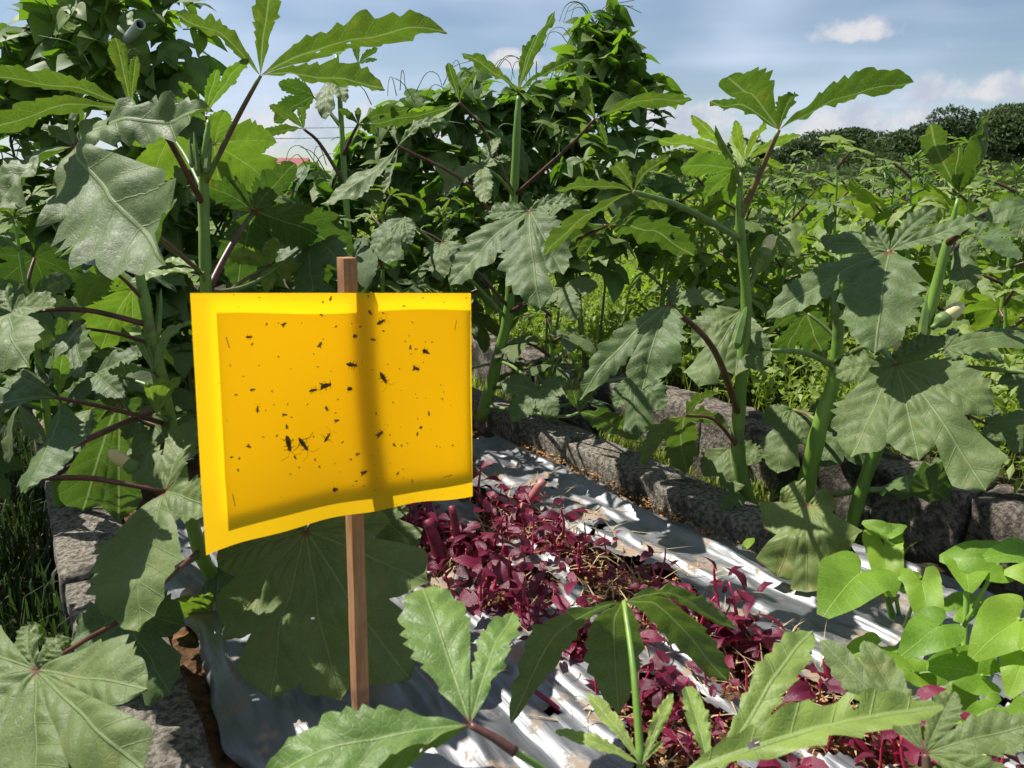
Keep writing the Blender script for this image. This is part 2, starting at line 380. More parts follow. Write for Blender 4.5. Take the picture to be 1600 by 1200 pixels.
def plane_tips(bpx, d, n, tips, lim=.2):
    B = at(*bpx, d); n = np.asarray(n, float); n /= np.linalg.norm(n); o = []
    for tp in tips:
        r = ray(tp[0], tp[1])
        if len(tp) > 2: dd = d + tp[2]
        else:
            den = r @ n; dd = ((B - CP) @ n) / den if abs(den) > 1e-3 else d
            dd = min(max(dd, d * (1 - lim)), d * (1 + lim)) if dd > 0 else d
        o.append(CP + r * dd - B)
    return B, o


LEAFSEED = [0]; STEM = {}


def leaf(plant, bpx, d, n, tips, pet=None, mat='okra', pr=3.0, pmat=None, **kw):
    LEAFSEED[0] += 1; n = NK[n] if isinstance(n, str) else n
    lim = kw.pop('lim', .2)
    B, T = plane_tips(bpx, d, n, tips, lim)
    kw.setdefault('seed', LEAFSEED[0]); kw.setdefault('holes', int(RNG.choice([0, 0, 1, 2])))
    wk = kw.get('W', .3); px_l = np.array([math.hypot(q[0] - bpx[0], q[1] - bpx[1]) * d / F for q in tips]); l3 = np.array([np.linalg.norm(q) for q in T])
    kw['W'] = (np.full(len(tips), wk) if np.isscalar(wk) else np.array(wk, float)) * np.clip(px_l / l3, .45, 1)
    V, Fc, uv = palmate(T, up=n, **kw)
    off = np.array(plant.location)
    o = link('leaf', mesh('leaf', V, Fc, mat, uv), plant, loc=B - off)
    if pet:
        pts = [B] + [at(*q) if len(q) > 2 else at(q[0], q[1], d + (i + 1) * .03) for i, q in enumerate(pet)]
        SS = STEM.get(plant.name)
        if SS is not None:
            k_ = int(np.argmin(np.linalg.norm(SS - pts[-1], axis=1))); near_ = SS[max(0, k_ - 1)]; dist_ = np.linalg.norm(near_ - pts[-1])
            if dist_ < .10: pts[-1] = near_
            elif dist_ < .6: pts.append(near_)
        if len(pts) == 2:
            mid = (pts[0] + pts[1]) / 2; mid[2] += .04 * np.linalg.norm(pts[1] - pts[0]); pts = [pts[0], mid, pts[1]]
        r = pr * d / F; S = spline(pts, 5); Rr = np.linspace(r * .7, r * 1.15, len(S))
        V, Fc = tube(S - B, Rr, 7); link('petiole', mesh('petiole', V, Fc, pmat or random.choice(['petiole_green', 'petiole_red', 'petiole_green'])), o)
    return o


def bud(plant, p0, p1, d, r):
    A = at(*p0, d); B = at(*p1, d); off = np.array(plant.location); ax = B - A
    t = np.linspace(0, 1, 12); prof = np.interp(t, [0, .15, .45, .75, .92, 1], [.6, .9, 1, .8, .42, .08]) * r * d / F
    V, Fc = tube([ax * (.28 + .72 * x) for x in t], prof, 10)
    ph = np.arange(len(V)) % 10; V = V + 0
    o = link('flower_bud', mesh('flower_bud', V, Fc, 'bud'), plant, loc=A - off)
    V, Fc = tube([ax * x for x in np.linspace(-.25, .36, 10)], np.interp(np.linspace(-.25, .36, 10), [-.25, -.08, 0, .12, .3, .36], [.35, .4, .85, 1.08, 1.02, .8]) * r * d / F, 9)
    link('calyx', mesh('calyx', V, Fc, 'calyx'), o)


def pod(plant, p0, p1, d, r):
    A = at(*p0, d); ax = at(*p1, d) - A; t = np.linspace(0, 1, 10)
    V, Fc = tube([ax * x for x in t], np.interp(t, [0, .08, .2, .6, .9, 1], [.5, 1, .95, .8, .35, .05]) * r * d / F, 5)
    link('pod', mesh('pod', V, Fc, 'calyx', smooth=False), plant, loc=A - np.array(plant.location))


def hero(name, label, pts, radii, cat='okra plant', group='okra plants'):
    """pts: stem pixels with depth from the ground up; radii in pixels"""
    P = [at(*p) for p in pts]; e = empty(name, P[0], label, cat, group)
    stalk('stem', P, [r * p[2] / F for r, p in zip(radii, pts)], 'stem', e, 10, 6); STEM[e.name] = spline(P, 12)
    return e

# ------------------------------------------------------------------ ground and beds
BD = np.array([-.5498, .8353, 0]); BN = np.array([.8353, .5498, 0])
MB = Matrix(((BN[0], BD[0], 0, 0), (BN[1], BD[1], 0, 0), (0, 0, 1, 0), (0, 0, 0, 1)))   # local x = across the bed, y = along it


def bed(off, al, z=0): return BN * off + BD * al + np.array([0, 0, z])


def fbm(x, y, seed=0, oct=4, f=1.0):
    rg = np.random.default_rng(seed); s = 0; a = 1.0; tot = 0
    for i in range(oct):
        for _ in range(3):
            an = rg.uniform(0, 6.28); p = rg.uniform(0, 6.28); q = rg.uniform(0, 6.28)
            u = x * math.cos(an) + y * math.sin(an); v = -x * math.sin(an) + y * math.cos(an)
            s = s + a * np.sin(f * u * 2 + p + 1.3 * np.sin(f * v * 1.7 + q))
        tot += a * 2; a *= .55; f *= 2.1
    return s / tot


def grid(x0, x1, nx, y0, y1, ny):
    X, Y = np.meshgrid(np.linspace(x0, x1, nx), np.linspace(y0, y1, ny)); return X, Y


def gridfaces(nx, ny, keep=None):
    o = []
    for j in range(ny - 1):
        for i in range(nx - 1):
            if keep is None or keep[j, i]: q = j * nx + i; o.append((q, q + 1, q + nx + 1, q + nx))
    return o


# one sheet to the horizon
gv = []; rr = [0, .6, 1.2, 2.5, 5, 10, 20, 40, 80, 160, 320, 800]
X, Y = grid(-1, 1, 33, -1, 1, 33); X = np.sign(X) * np.abs(X) ** 3 * 700; Y = np.sign(Y) * np.abs(Y) ** 3 * 700
Z = -.13 + .015 * fbm(X, Y, 3, 3, 1.0) * (np.hypot(X, Y) < 10)
tag(link('ground', mesh('ground', np.stack([X, Y, Z], -1).reshape(-1, 3), gridfaces(33, 33), 'field')), kind='structure')
X, Y = grid(-1.3, .03, 40, -1.5, 6, 120)
tag(link('path_left', mesh('path', np.stack([X, Y, -.115 + .012 * fbm(X, Y, 5, 4, 6)], -1).reshape(-1, 3), gridfaces(40, 120), 'path_soil'), M=MB), kind='structure')
X, Y = grid(1.08, 1.42, 24, -1.5, 6, 140)
tag(link('path_right', mesh('path', np.stack([X, Y, -.06 + .014 * fbm(X, Y, 6, 4, 8)], -1).reshape(-1, 3), gridfaces(24, 140), 'path_soil'), M=MB), kind='structure')
X, Y = grid(.10, 1.05, 130, -1.2, 3.6, 420)
Z = -.022 + .012 * fbm(X, Y, 8, 5, 9) + .006 * fbm(X, Y, 9, 3, 60)
tag(link('bed_soil', mesh('soil', np.stack([X, Y, Z], -1).reshape(-1, 3), gridfaces(130, 420), 'soil'), M=MB), kind='structure')
X, Y = grid(1.43, 7, 70, -3, 9, 120)
Z = .035 + .02 * fbm(X, Y, 10, 4, 5)
tag(link('far_bed_soil', mesh('soil', np.stack([X, Y, Z], -1).reshape(-1, 3), gridfaces(70, 120), 'path_soil'), M=MB), kind='structure')
rd = [(-80, 38, -.10), (140, 38, -.10), (140, 43, -.10), (-80, 43, -.10)]
tag(link('road', mesh('road', rd, [(0, 1, 2, 3)], 'road')), kind='structure')


# silver film
def film_piece(name, label, x0, x1, y0, y1, nx, ny, seed, slits):
    X, Y = grid(x0, x1, nx, y0, y1, ny)
    q = X + .022 * np.sin(Y * 1.7 + seed) + .03 * fbm(X * .5, Y * .35, seed, 2, 3.0)
    am = .5 + .5 * fbm(X, Y * .5, seed + 7, 2, 4)
    Z = am * (.010 * np.abs(np.sin(q * 31)) ** 1.5 + .006 * np.abs(np.sin(q * 73 + 1)) ** 2) + .008 * fbm(X, Y, seed + 1, 2, 3.5)
    Z += .007 * (1 - np.abs(fbm(X * 1.6, Y * .35, seed + 5, 3, 14))) ** 3 + .002 * fbm(X, Y, seed + 2, 3, 22)
    rgf = np.random.default_rng(seed)
    for _ in range(int(46 * (x1 - x0))):
        oc = rgf.uniform(x0, x1); sl = rgf.normal(0, .035); ac = rgf.uniform(y0, y1); ext = rgf.uniform(.25, .9); hh = rgf.uniform(.002, .0075); wd_ = rgf.uniform(.005, .013)
        lc = oc + sl * (Y - ac) + .004 * np.sin(Y * 11 + oc * 50); tt_ = (X - lc) / wd_
        Z += hh * np.exp(-((Y - ac) / ext) ** 2) * np.where(tt_ > 0, np.exp(-tt_ ** 2 * .35), np.exp(-tt_ ** 2 * 1.6))
    for _ in range(int(60 * (x1 - x0))):
        oc = rgf.uniform(x0, x1); ac = rgf.uniform(y0, y1); an_ = rgf.uniform(.5, 1.4) * rgf.choice([-1, 1]); u_ = (X - oc) * math.cos(an_) + (Y - ac) * math.sin(an_); v_ = -(X - oc) * math.sin(an_) + (Y - ac) * math.cos(an_)
        Z += rgf.uniform(.001, .0025) * np.exp(-(u_ / .05) ** 2) * np.exp(-np.abs(v_) / .005)
    edge = np.minimum(np.abs(X - x0), np.abs(X - x1)); Z -= .02 * np.exp(-edge / .02)
    keep = np.ones((ny - 1, nx - 1), bool)
    cx = (X[:-1, :-1] + X[1:, 1:]) / 2; cy = (Y[:-1, :-1] + Y[1:, 1:]) / 2
    for s, hw, a0, a1 in slits:
        wdt = hw * (1 + 1.3 * fbm(cy * 0 + s, cy, int(s * 100), 3, 14)) ; wdt = np.clip(wdt, 0, .09)
        cc = s + .012 * np.sin(cy * 9 + s)
        keep &= ~((np.abs(cx - cc) < wdt) & (cy > a0) & (cy < a1))
        Z += .014 * np.exp(-((X - s) / .06) ** 2)
    keep &= ~(fbm(cx, cy, seed + 9, 4, 14) > .82)
    Y = Y + np.clip((Y - y1 + .5) / .5, 0, 1) * .07 * fbm(X, X * 0, seed + 3, 3, 14)
    wl_ = np.exp(-(X - x0) / .05); wr_ = np.exp(-(x1 - X) / .05)
    X = X + wl_ * .016 * fbm(Y, Y * 0, seed + 4, 3, 7) + wr_ * .016 * fbm(Y, Y * 0, seed + 6, 3, 7)
    o = link(name, mesh(name, np.stack([X, Y, Z], -1).reshape(-1, 3), gridfaces(nx, ny, keep), 'film'), M=MB)
    return tag(o, label, 'plastic film')


film_piece('mulch_film', 'wrinkled silver plastic mulch film stretched over the bed', .15, 1.005, -.9, 1.55, 230, 420, 21, [(.575, .040, -.9, 1.5), (.735, .04, -.9, 1.25)])
X_, Y_ = .9, -.1
film_piece('mulch_film', 'dark grey film scrap beside the bright green leaves', 1.0, 1.22, .15, .72, 60, 110, 31, [])


# concrete kerbs and block wall, each block a part
def block(lx, ly, lz, seed, rough=.006, nn=(8, 22, 8)):
    """box centred on x,y with its top at z=0; knocked edges"""
    rg = np.random.default_rng(seed); V = []; Q = []; Fc = []
    idx = {}
    nx, ny, nz = nn
    def vid(i, j, k):
        key = (i, j, k)
        if key not in idx:
            p = np.array([(i / nx - .5) * lx, (j / ny - .5) * ly, -lz + lz * k / nz])
            c = np.array([0, 0, -lz / 2]); h = np.array([lx, ly, lz]) / 2; q = (p - c) / h
            cr = .06; ed = np.sort(np.abs(q))[::-1]
            if ed[1] > .98: p = p - np.sign(q) * (np.abs(q) > .98) * .022 * min(lx, ly, lz)
            idx[key] = len(V); V.append(p); Q.append(q)
        return idx[key]
    for i in range(nx):
        for j in range(ny):
            Fc.append((vid(i, j, nz), vid(i + 1, j, nz), vid(i + 1, j + 1, nz), vid(i, j + 1, nz)))
    for k in range(nz):
        for j in range(ny):
            Fc.append((vid(0, j, k), vid(0, j, k + 1), vid(0, j + 1, k + 1), vid(0, j + 1, k)))
            Fc.append((vid(nx, j, k), vid(nx, j + 1, k), vid(nx, j + 1, k + 1), vid(nx, j, k + 1)))
        for i in range(nx):
            Fc.append((vid(i, 0, k), vid(i + 1, 0, k), vid(i + 1, 0, k + 1), vid(i, 0, k + 1)))
            Fc.append((vid(i, ny, k), vid(i, ny, k + 1), vid(i + 1, ny, k + 1), vid(i + 1, ny, k)))
    V = np.array(V); Q = np.array(Q)
    n1 = fbm(V[:, 0] + V[:, 2] * .7, V[:, 1] + V[:, 2], seed, 3, 16); n2 = fbm(V[:, 0] - V[:, 2], V[:, 1] + .5 * V[:, 2], seed + 1, 3, 90)
    V = V + Q * (rough * (n1 + .12 * n2))[:, None]
    return V, Fc


def blockrow(name, label, cat, off, wid, z, hgt, cuts, mat, part, seed, jit=.003, rough=.0022):
    e = empty(name, bed(off, cuts[0], z - hgt), label, cat)
    for i in range(len(cuts) - 1):
        ly = cuts[i + 1] - cuts[i] - .006
        V, Fc = block(wid, ly, hgt, seed + i, rough, (8, max(8, int(ly / .012)), 9))
        Mx = Matrix.Translation(Vector(bed(off + random.uniform(-jit, jit), (cuts[i] + cuts[i + 1]) / 2, z + random.uniform(-jit, jit)) - np.array(e.location))) @ MB @ Matrix.Rotation(random.uniform(-.02, .02), 4, 'Z') @ Matrix.Rotation(random.uniform(-.02, .02), 4, 'X')
        link(part, mesh(part, V, Fc, mat), e, M=Mx)
    return e


blockrow('concrete_kerb', 'weathered concrete kerb along the left edge of the bed', 'kerb', .075, .115, .004, .15, [-.4, .16, .68, 1.32, 1.95, 2.6, 3.2], 'concrete', 'kerb_block', 100)
blockrow('concrete_kerb', 'mossy concrete kerb along the right edge of the silver film', 'kerb', 1.075,   .10, .046, .17, [.80, 1.34, 1.94, 2.7], 'concrete', 'kerb_block', 140, .004)
blockrow('block_wall', 'low rough stone block wall behind the right okra stems', 'wall', 1.43, .13, .085, .24, [-.6, .1, .62, 1.25, 1.95, 2.75], 'concrete_dark', 'block', 170, .008, .0055)

# ------------------------------------------------------------------ far things: shed, wires, trees
e = empty('shed', (-7.4, 25, -.62), 'small shed with red roof seen far behind the beans', 'shed')
def boxmesh(a, b): 
    (x0, y0, z0), (x1, y1, z1) = a, b
    V = [(x, y, z) for z in (z0, z1) for y in (y0, y1) for x in (x0, x1)]
    return V, [(0, 2, 3, 1), (4, 5, 7, 6), (0, 1, 5, 4), (2, 6, 7, 3), (0, 4, 6, 2), (1, 3, 7, 5)]
V, Fc = boxmesh((-.85, -1.2, 0), (.85, 1.2, 1.45)); link('wall', mesh('wall', V, Fc, 'shed_wall', smooth=False), e)
V = [(x / 2 * 1.1, y, z) for x, y, z in [(-2, -1.5, 1.4), (2, -1.5, 1.4), (2, 0, 2.25), (-2, 0, 2.25), (-2, 1.5, 1.4), (2, 1.5, 1.4), (-2, -1.5, 1.32), (2, -1.5, 1.32), (2, 1.5, 1.32), (-2, 1.5, 1.32)]]
link('roof', mesh('roof', V, [(0, 1, 2, 3), (3, 2, 5, 4), (0, 6, 7, 1), (1, 7, 8, 5, 2), (5, 8, 9, 4), (4, 9, 6, 0, 3), (6, 9, 8, 7)], 'red_roof', smooth=False), e)
for k, (py0, py1, lab) in enumerate(((186, 183, 'upper thin overhead wire behind the vines'), (202, 199, 'lower thin overhead wire behind the vines'))):
    A = at(-200, py0 + 3, 30); B = at(1000, py1, 30); S = [A + (B - A) * t - np.array([0, 0, .35 * 4 * t * (1 - t)]) for t in np.linspace(0, 1, 14)]
    V, Fc = tube(S, [.012] * 14, 5); tag(link('overhead_wire', mesh('wire', V, Fc, 'wire')), lab, 'wire', 'overhead wires')


def leafcloud(C, R, n, size, rg, flat=.6):
    """n small folded leaf faces through an ellipsoid shell"""
    d = rg.normal(size=(n, 3)); d /= np.linalg.norm(d, axis=1)[:, None]
    rad = rg.uniform(.45, 1, n) ** .5; P = np.asarray(C) + d * rad[:, None] * np.asarray(R)
    return facets(P, size, rg)


def facets(P, size, rg, upbias=.5):
    n = len(P); a = rg.normal(size=(n, 3)); a /= np.linalg.norm(a, axis=1)[:, None]
    up = rg.normal(size=(n, 3)) * .8 + np.array([0, 0, 1]) * upbias * 2; b = np.cross(up, a); b /= np.linalg.norm(b, axis=1)[:, None] + 1e-9
    s = (size * rg.uniform(.6, 1.3, n))[:, None]; c = np.cross(a, b)
    V = np.stack([P - a * s, P + b * s * .42 + c * s * .12, P + a * s * 1.0, P - b * s * .42 + c * s * .12], 1).reshape(-1, 3)
    q = np.arange(n)[:, None] * 4; Fc = np.concatenate([q + [[0, 1, 2]], q + [[0, 2, 3]]], 0)
    uv = np.tile(np.array([[.3, 0], [.3, .3], [.6, 0], [.3, -.3]]), (n, 1)); return V, Fc, uv


rg = np.random.default_rng(11)
TREES = [  # px of crown top, top y, distance, half width px, label
    (1075, 238, 46, 55, 'leftmost low round tree of the far wood behind the bean mound'),
    (1165, 222, 50, 60, 'small dark tree behind the top of the tall right okra'),
    (1245, 222, 48, 62, 'low wide tree left of the highest far crown'),
    (1335, 205, 50, 70, 'broad dark tree under the big white cloud'),
    (1415, 208, 45, 60, 'dark tree just left of the tall far tree'),
    (1488, 172, 44, 72, 'tallest dark tree of the far wood at the right'),
    (1545, 200, 43, 45, 'mid-height tree between the two tall far crowns'),
    (1605, 168, 40, 70, 'tall dark tree cut by the right edge of the photo'),
    (1700, 185, 40, 80, 'far tree beyond the right edge, partly out of view'),
    (1290, 258, 38, 60, 'low shrubby tree in front of the far wood, centre'),
    (1440, 258, 36, 60, 'low pale shrubby tree in front of the tallest far tree'),
    (1180, 258, 38, 70, 'low shrubby tree in front of the far wood, behind the tall right okra'), (1370, 246, 37, 70, 'low shrubby tree before the wood under the big cloud'),
    (1560, 262, 35, 60, 'low shrubby tree at the foot of the right far trees')]
for (px, py, dist, hw, lab) in TREES[:8] + TREES[9:]:
    top = at(px, py, dist / math.cos(TH)); r = hw * 1.55 / F * dist; hgt = top[2] + .13
    e = empty('tree', (top[0], top[1], -.13), lab, 'tree', 'trees of the far wood')
    V, Fc = tube(spline([(0, 0, 0), (.1, .05, hgt * .2), (-.1, 0, hgt * .42)], 4), np.linspace(.28, .1, 9), 8); tr = link('trunk', mesh('trunk', V, Fc, 'bark'), e)
    Vs = []; Fs = []; Us = []; b = 0
    nc = 44
    for c in range(nc):
        an = rg.uniform(0, 6.28); el = rg.uniform(.05, .92); q = rg.uniform(.15, 1.0 if el > .6 else 1.35) * math.sqrt(max(.05, 1 - max(0, el - .3) ** 2 / .42))
        C = (r * q * math.cos(an), r * .7 * q * math.sin(an), hgt * el)
        if c == 0: C = (0, 0, hgt * .88)
        rad = r * rg.uniform(.14, .5) * (1.2 - .6 * el); rz = min(rad * .6, hgt * 1.0 - C[2] + .1)
        v, f, u = leafcloud(C, (rad, rad, max(rz, .3) * 1.25), int(430 * (rad / r / .3) ** 1.5) + 90, .10 + .001 * dist, rg); Vs.append(v); Fs.append(f + b); Us.append(u); b += len(v)
    link('crown', mesh('crown', np.vstack(Vs), np.vstack(Fs), 'tree', np.vstack(Us), smooth=False), e)
v, f, u = leafcloud((14, 31, .3), (22, 5, 1.35), 16000, .16, rg)
k = v[:, 2].reshape(-1, 4).min(1) > -.2
tag(link('scrub', mesh('scrub', v, f, 'tree', u, smooth=False)), 'dark scrub reading as one mass below the far trees', 'scrub', kind='stuff')


# ------------------------------------------------------------------ grass and weeds (stuff)
def blades(n, x0, x1, y0, y1, z, h, rg, wid=.0022, lean=.6, seedmask=None):
    X = rg.uniform(x0, x1, n); Y = rg.uniform(y0, y1, n)
    if seedmask is not None:
        k = fbm(X, Y, seedmask, 3, 7) > -.25; X, Y = X[k], Y[k]; n = len(X)
    hh = h * rg.uniform(.35, 1.1, n); an = rg.uniform(0, 6.28, n); ln = rg.uniform(.1, lean, n) * hh
    dx, dy = np.cos(an), np.sin(an); P = np.stack([X, Y, np.full(n, z)], 1)
    W3 = np.stack([-dy, dx, 0 * dx], 1) * wid * rg.uniform(.6, 1.4, n)[:, None]
    mid = P + np.stack([dx * ln * .35, dy * ln * .35, hh * .6], 1); tip = P + np.stack([dx * ln, dy * ln, hh * rg.uniform(.6, 1.0, n)], 1)
    V = np.stack([P - W3, P + W3, mid + W3 * .8, mid - W3 * .8, tip], 1).reshape(-1, 3); q = np.arange(n)[:, None] * 5
    Fc = [tuple(x) for x in (q + [[0, 1, 2, 3]]).tolist()] + [tuple(x) for x in (q + [[3, 2, 4]]).tolist()]
    return V, Fc, np.tile(np.array([[.3, .2]]), (n * 5, 1))


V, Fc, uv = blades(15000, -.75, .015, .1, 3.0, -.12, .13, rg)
tag(link('grass', mesh('grass', V, Fc, 'grass', uv), M=MB), 'grass on the path left of the kerb, coloured dark for shade', 'grass', kind='stuff')
V, Fc, uv = blades(7000, 1.13, 1.36, .7, 3.6, -.07, .07, rg, seedmask=4)
tag(link('grass', mesh('grass', V, Fc, 'weed', uv), M=MB), 'short grass in the gap between kerb and block wall', 'grass', kind='stuff')

# bright weeds on the far bed: sprigs of small leaves
def weeds(n, x0, x1, y0, y1, z, hmax, rg, size):
    Ps = []; St = []
    X = rg.uniform(x0, x1, n); Y = rg.uniform(y0, y1, n)
    hm = hmax * (.55 + .45 * (fbm(X, Y, 77, 3, 2.5) * .5 + .5)) * rg.uniform(.45, 1.05, n)
    for x, y, h in zip(X, Y, hm):
        k = rg.integers(9, 16); t = np.sqrt(rg.uniform(.1, 1, k)); l = rg.normal(0, .25, 2) * h
        Ps.append(np.stack([x + l[0] * t + rg.normal(0, .022, k), y + l[1] * t + rg.normal(0, .022, k), z + h * t], 1)); St.append(((x, y, z), (x + l[0], y + l[1], z + h)))
    P = np.vstack(Ps); V, Fc, uv = facets(P, size, rg, 1.0)
    S = np.array(St); w_ = np.array([[.0022, 0, 0]]); b = len(V); n = len(S)
    V2 = np.stack([S[:, 0] - w_, S[:, 0] + w_, S[:, 1]], 1).reshape(-1, 3)
    F2 = np.arange(n)[:, None] * 3 + [[0, 1, 2]] + b
    return np.vstack([V, V2]), np.vstack([Fc, F2]), np.vstack([uv, np.tile([[.3, .2]], (len(V2), 1))])


V, Fc, uv = weeds(5200, 1.48, 3.4, -.6, 3.6, .03, .30, rg, .016)
tag(link('weeds', mesh('weeds', V, Fc, 'weed', uv, smooth=False), M=MB), 'bright yellow green weeds crowding the bed behind the block wall', 'weeds', kind='stuff')
V, Fc, uv = weeds(9500, 3.3, 11.0, -1, 9, -.1, .66, rg, .034)
tag(link('weeds', mesh('weeds', V, Fc, 'weed', uv, smooth=False), M=MB), 'taller pale weeds farther back on the field', 'weeds', kind='stuff')

# ------------------------------------------------------------------ the sticky trap on its stake
st0 = ground(565, 1168, 0.0); ytop = st0[1]
def at_y(px, py, y):
    r = ray(px, py); return CP + r * (y / r[1])
stop = at_y(542, 402, ytop - .004)
stake = empty('wooden_stake', st0, 'square brown wooden stake holding up the yellow trap', 'stake')
ax = stop - st0; L = np.linalg.norm(ax)
V, Fc = block(.0145, .0145, L + .10, 5, .0004, (3, 3, 30)); V[:, 2] += 0
zax = ax / L; xa = np.array([math.cos(math.radians(38)), math.sin(math.radians(38)), 0]); xa = xa - zax * (xa @ zax); xa /= np.linalg.norm(xa); ya = np.cross(zax, xa)
Ms = Matrix(((xa[0], ya[0], zax[0], ax[0]), (xa[1], ya[1], zax[1], ax[1]), (xa[2], ya[2], zax[2], ax[2]), (0, 0, 0, 1)))
link('post', mesh('post', V, Fc, 'wood', smooth=False), stake, M=Ms)

KTL, KTR, KBR, KBL = at(297, 458, .630), at(736, 458, .795), at(741, 777, .848), at(322, 868, .672)
def card(u, v, gap=0.0):
    """u across 0..1, v down 0..1; gap metres behind the front sheet"""
    u = np.asarray(u, float); v = np.asarray(v, float); uu = u[..., None]; vv = v[..., None]
    P = (KTL * (1 - uu) + KTR * uu) * (1 - vv) + (KBL * (1 - uu) + KBR * uu) * vv
    nrm = np.cross(KTR - KTL, KBL - KTL); nrm /= np.linalg.norm(nrm); nrm = nrm if nrm[1] > 0 else -nrm
    bend = .006 * np.sin(3.1 * u) * np.sin(2.2 * v + .4) + .0035 * np.sin(6.3 * u + 1) * v - .010 * np.clip(v - .72, 0, 1) * (1 - u)
    P = P + nrm * (bend + gap)[..., None] + np.array([0, 0, 1.0]) * (.010 * np.sin(math.pi * u) * v ** 3 + .0012 * np.sin(19 * u) * v ** 6)[..., None]
    return P
trap = empty('sticky_trap', card(.5, 1.0), 'yellow plastic sticky trap dotted with dead insects, on the wooden stake', 'insect trap')
TO = np.array(trap.location)
def sheet(u0, u1, v0, v1, n, gapf, mat, name, jag=0):
    U, Vv = np.meshgrid(np.linspace(u0, u1, n), np.linspace(v0, v1, n))
    if jag: Uo = U.copy(); Vv = Vv + jag * np.sin(9 * Uo + 1) * ((Vv - v0) / (v1 - v0) - .5)
    return link(name, mesh(name, (card(U, Vv, gapf(U, Vv)) - TO).reshape(-1, 3), gridfaces(n, n), mat), trap, loc=(0, 0, 0))
sheet(0, 1, 0, 1, 48, lambda u, v: 0 * u, 'yellow_sheet', 'front_sheet')
sheet(.058, .985, .030, .875, 40, lambda u, v: .0062 + .002 * np.sin(5 * u) * np.sin(4 * v), 'yellow_board', 'inner_board', .012)
for (x, y, x2, y2) in ((353, 527, 358, 543), (352, 526, 362, 527), (713, 500, 710, 516), (363, 771, 367, 790), (692, 746, 706, 742)):
    pass
def uv_of(px, py):
    best = None; lo = np.array([0., 0.]); g = 12; ur = (0, 1); vr = (0, 1)
    for _ in range(5):
        U, Vv = np.meshgrid(np.linspace(*ur, g), np.linspace(*vr, g)); P = card(U, Vv) - CP
        yy = P[..., 1] * math.cos(TH) - P[..., 2] * math.sin(TH); up_ = P[..., 1] * math.sin(TH) + P[..., 2] * math.cos(TH)
        X = 800 + F * P[..., 0] / yy; Y = 600 - F * up_ / yy
        k = np.unravel_index(np.argmin((X - px) ** 2 + (Y - py) ** 2), X.shape); u, v = U[k], Vv[k]
        du = (ur[1] - ur[0]) / g; dv = (vr[1] - vr[0]) / g; ur = (u - du, u + du); vr = (v - dv, v + dv)
    return u, v
def on_card(px, py, gap=-.0006): return card(*[np.array(x) for x in uv_of(px, py)], np.array(gap))
for (x, y, x2, y2) in ((353, 526, 358, 543), (713, 500, 710, 516), (363, 771, 367, 790), (692, 746, 706, 742)):
    A = on_card(x, y); B = on_card(x2, y2); V, Fc = tube([A - A, B - A], [.00035, .00035], 6); link('staple', mesh('staple', V, Fc, 'staple'), trap, loc=A - TO)
A = on_card(353, 526); B = on_card(363, 527)

CU = (KTR - KTL) / np.linalg.norm(KTR - KTL); CN = np.cross(CU, KTL - KBL); CN /= np.linalg.norm(CN); CN = CN if CN[1] < 0 else -CN; CV = np.cross(CN, CU)
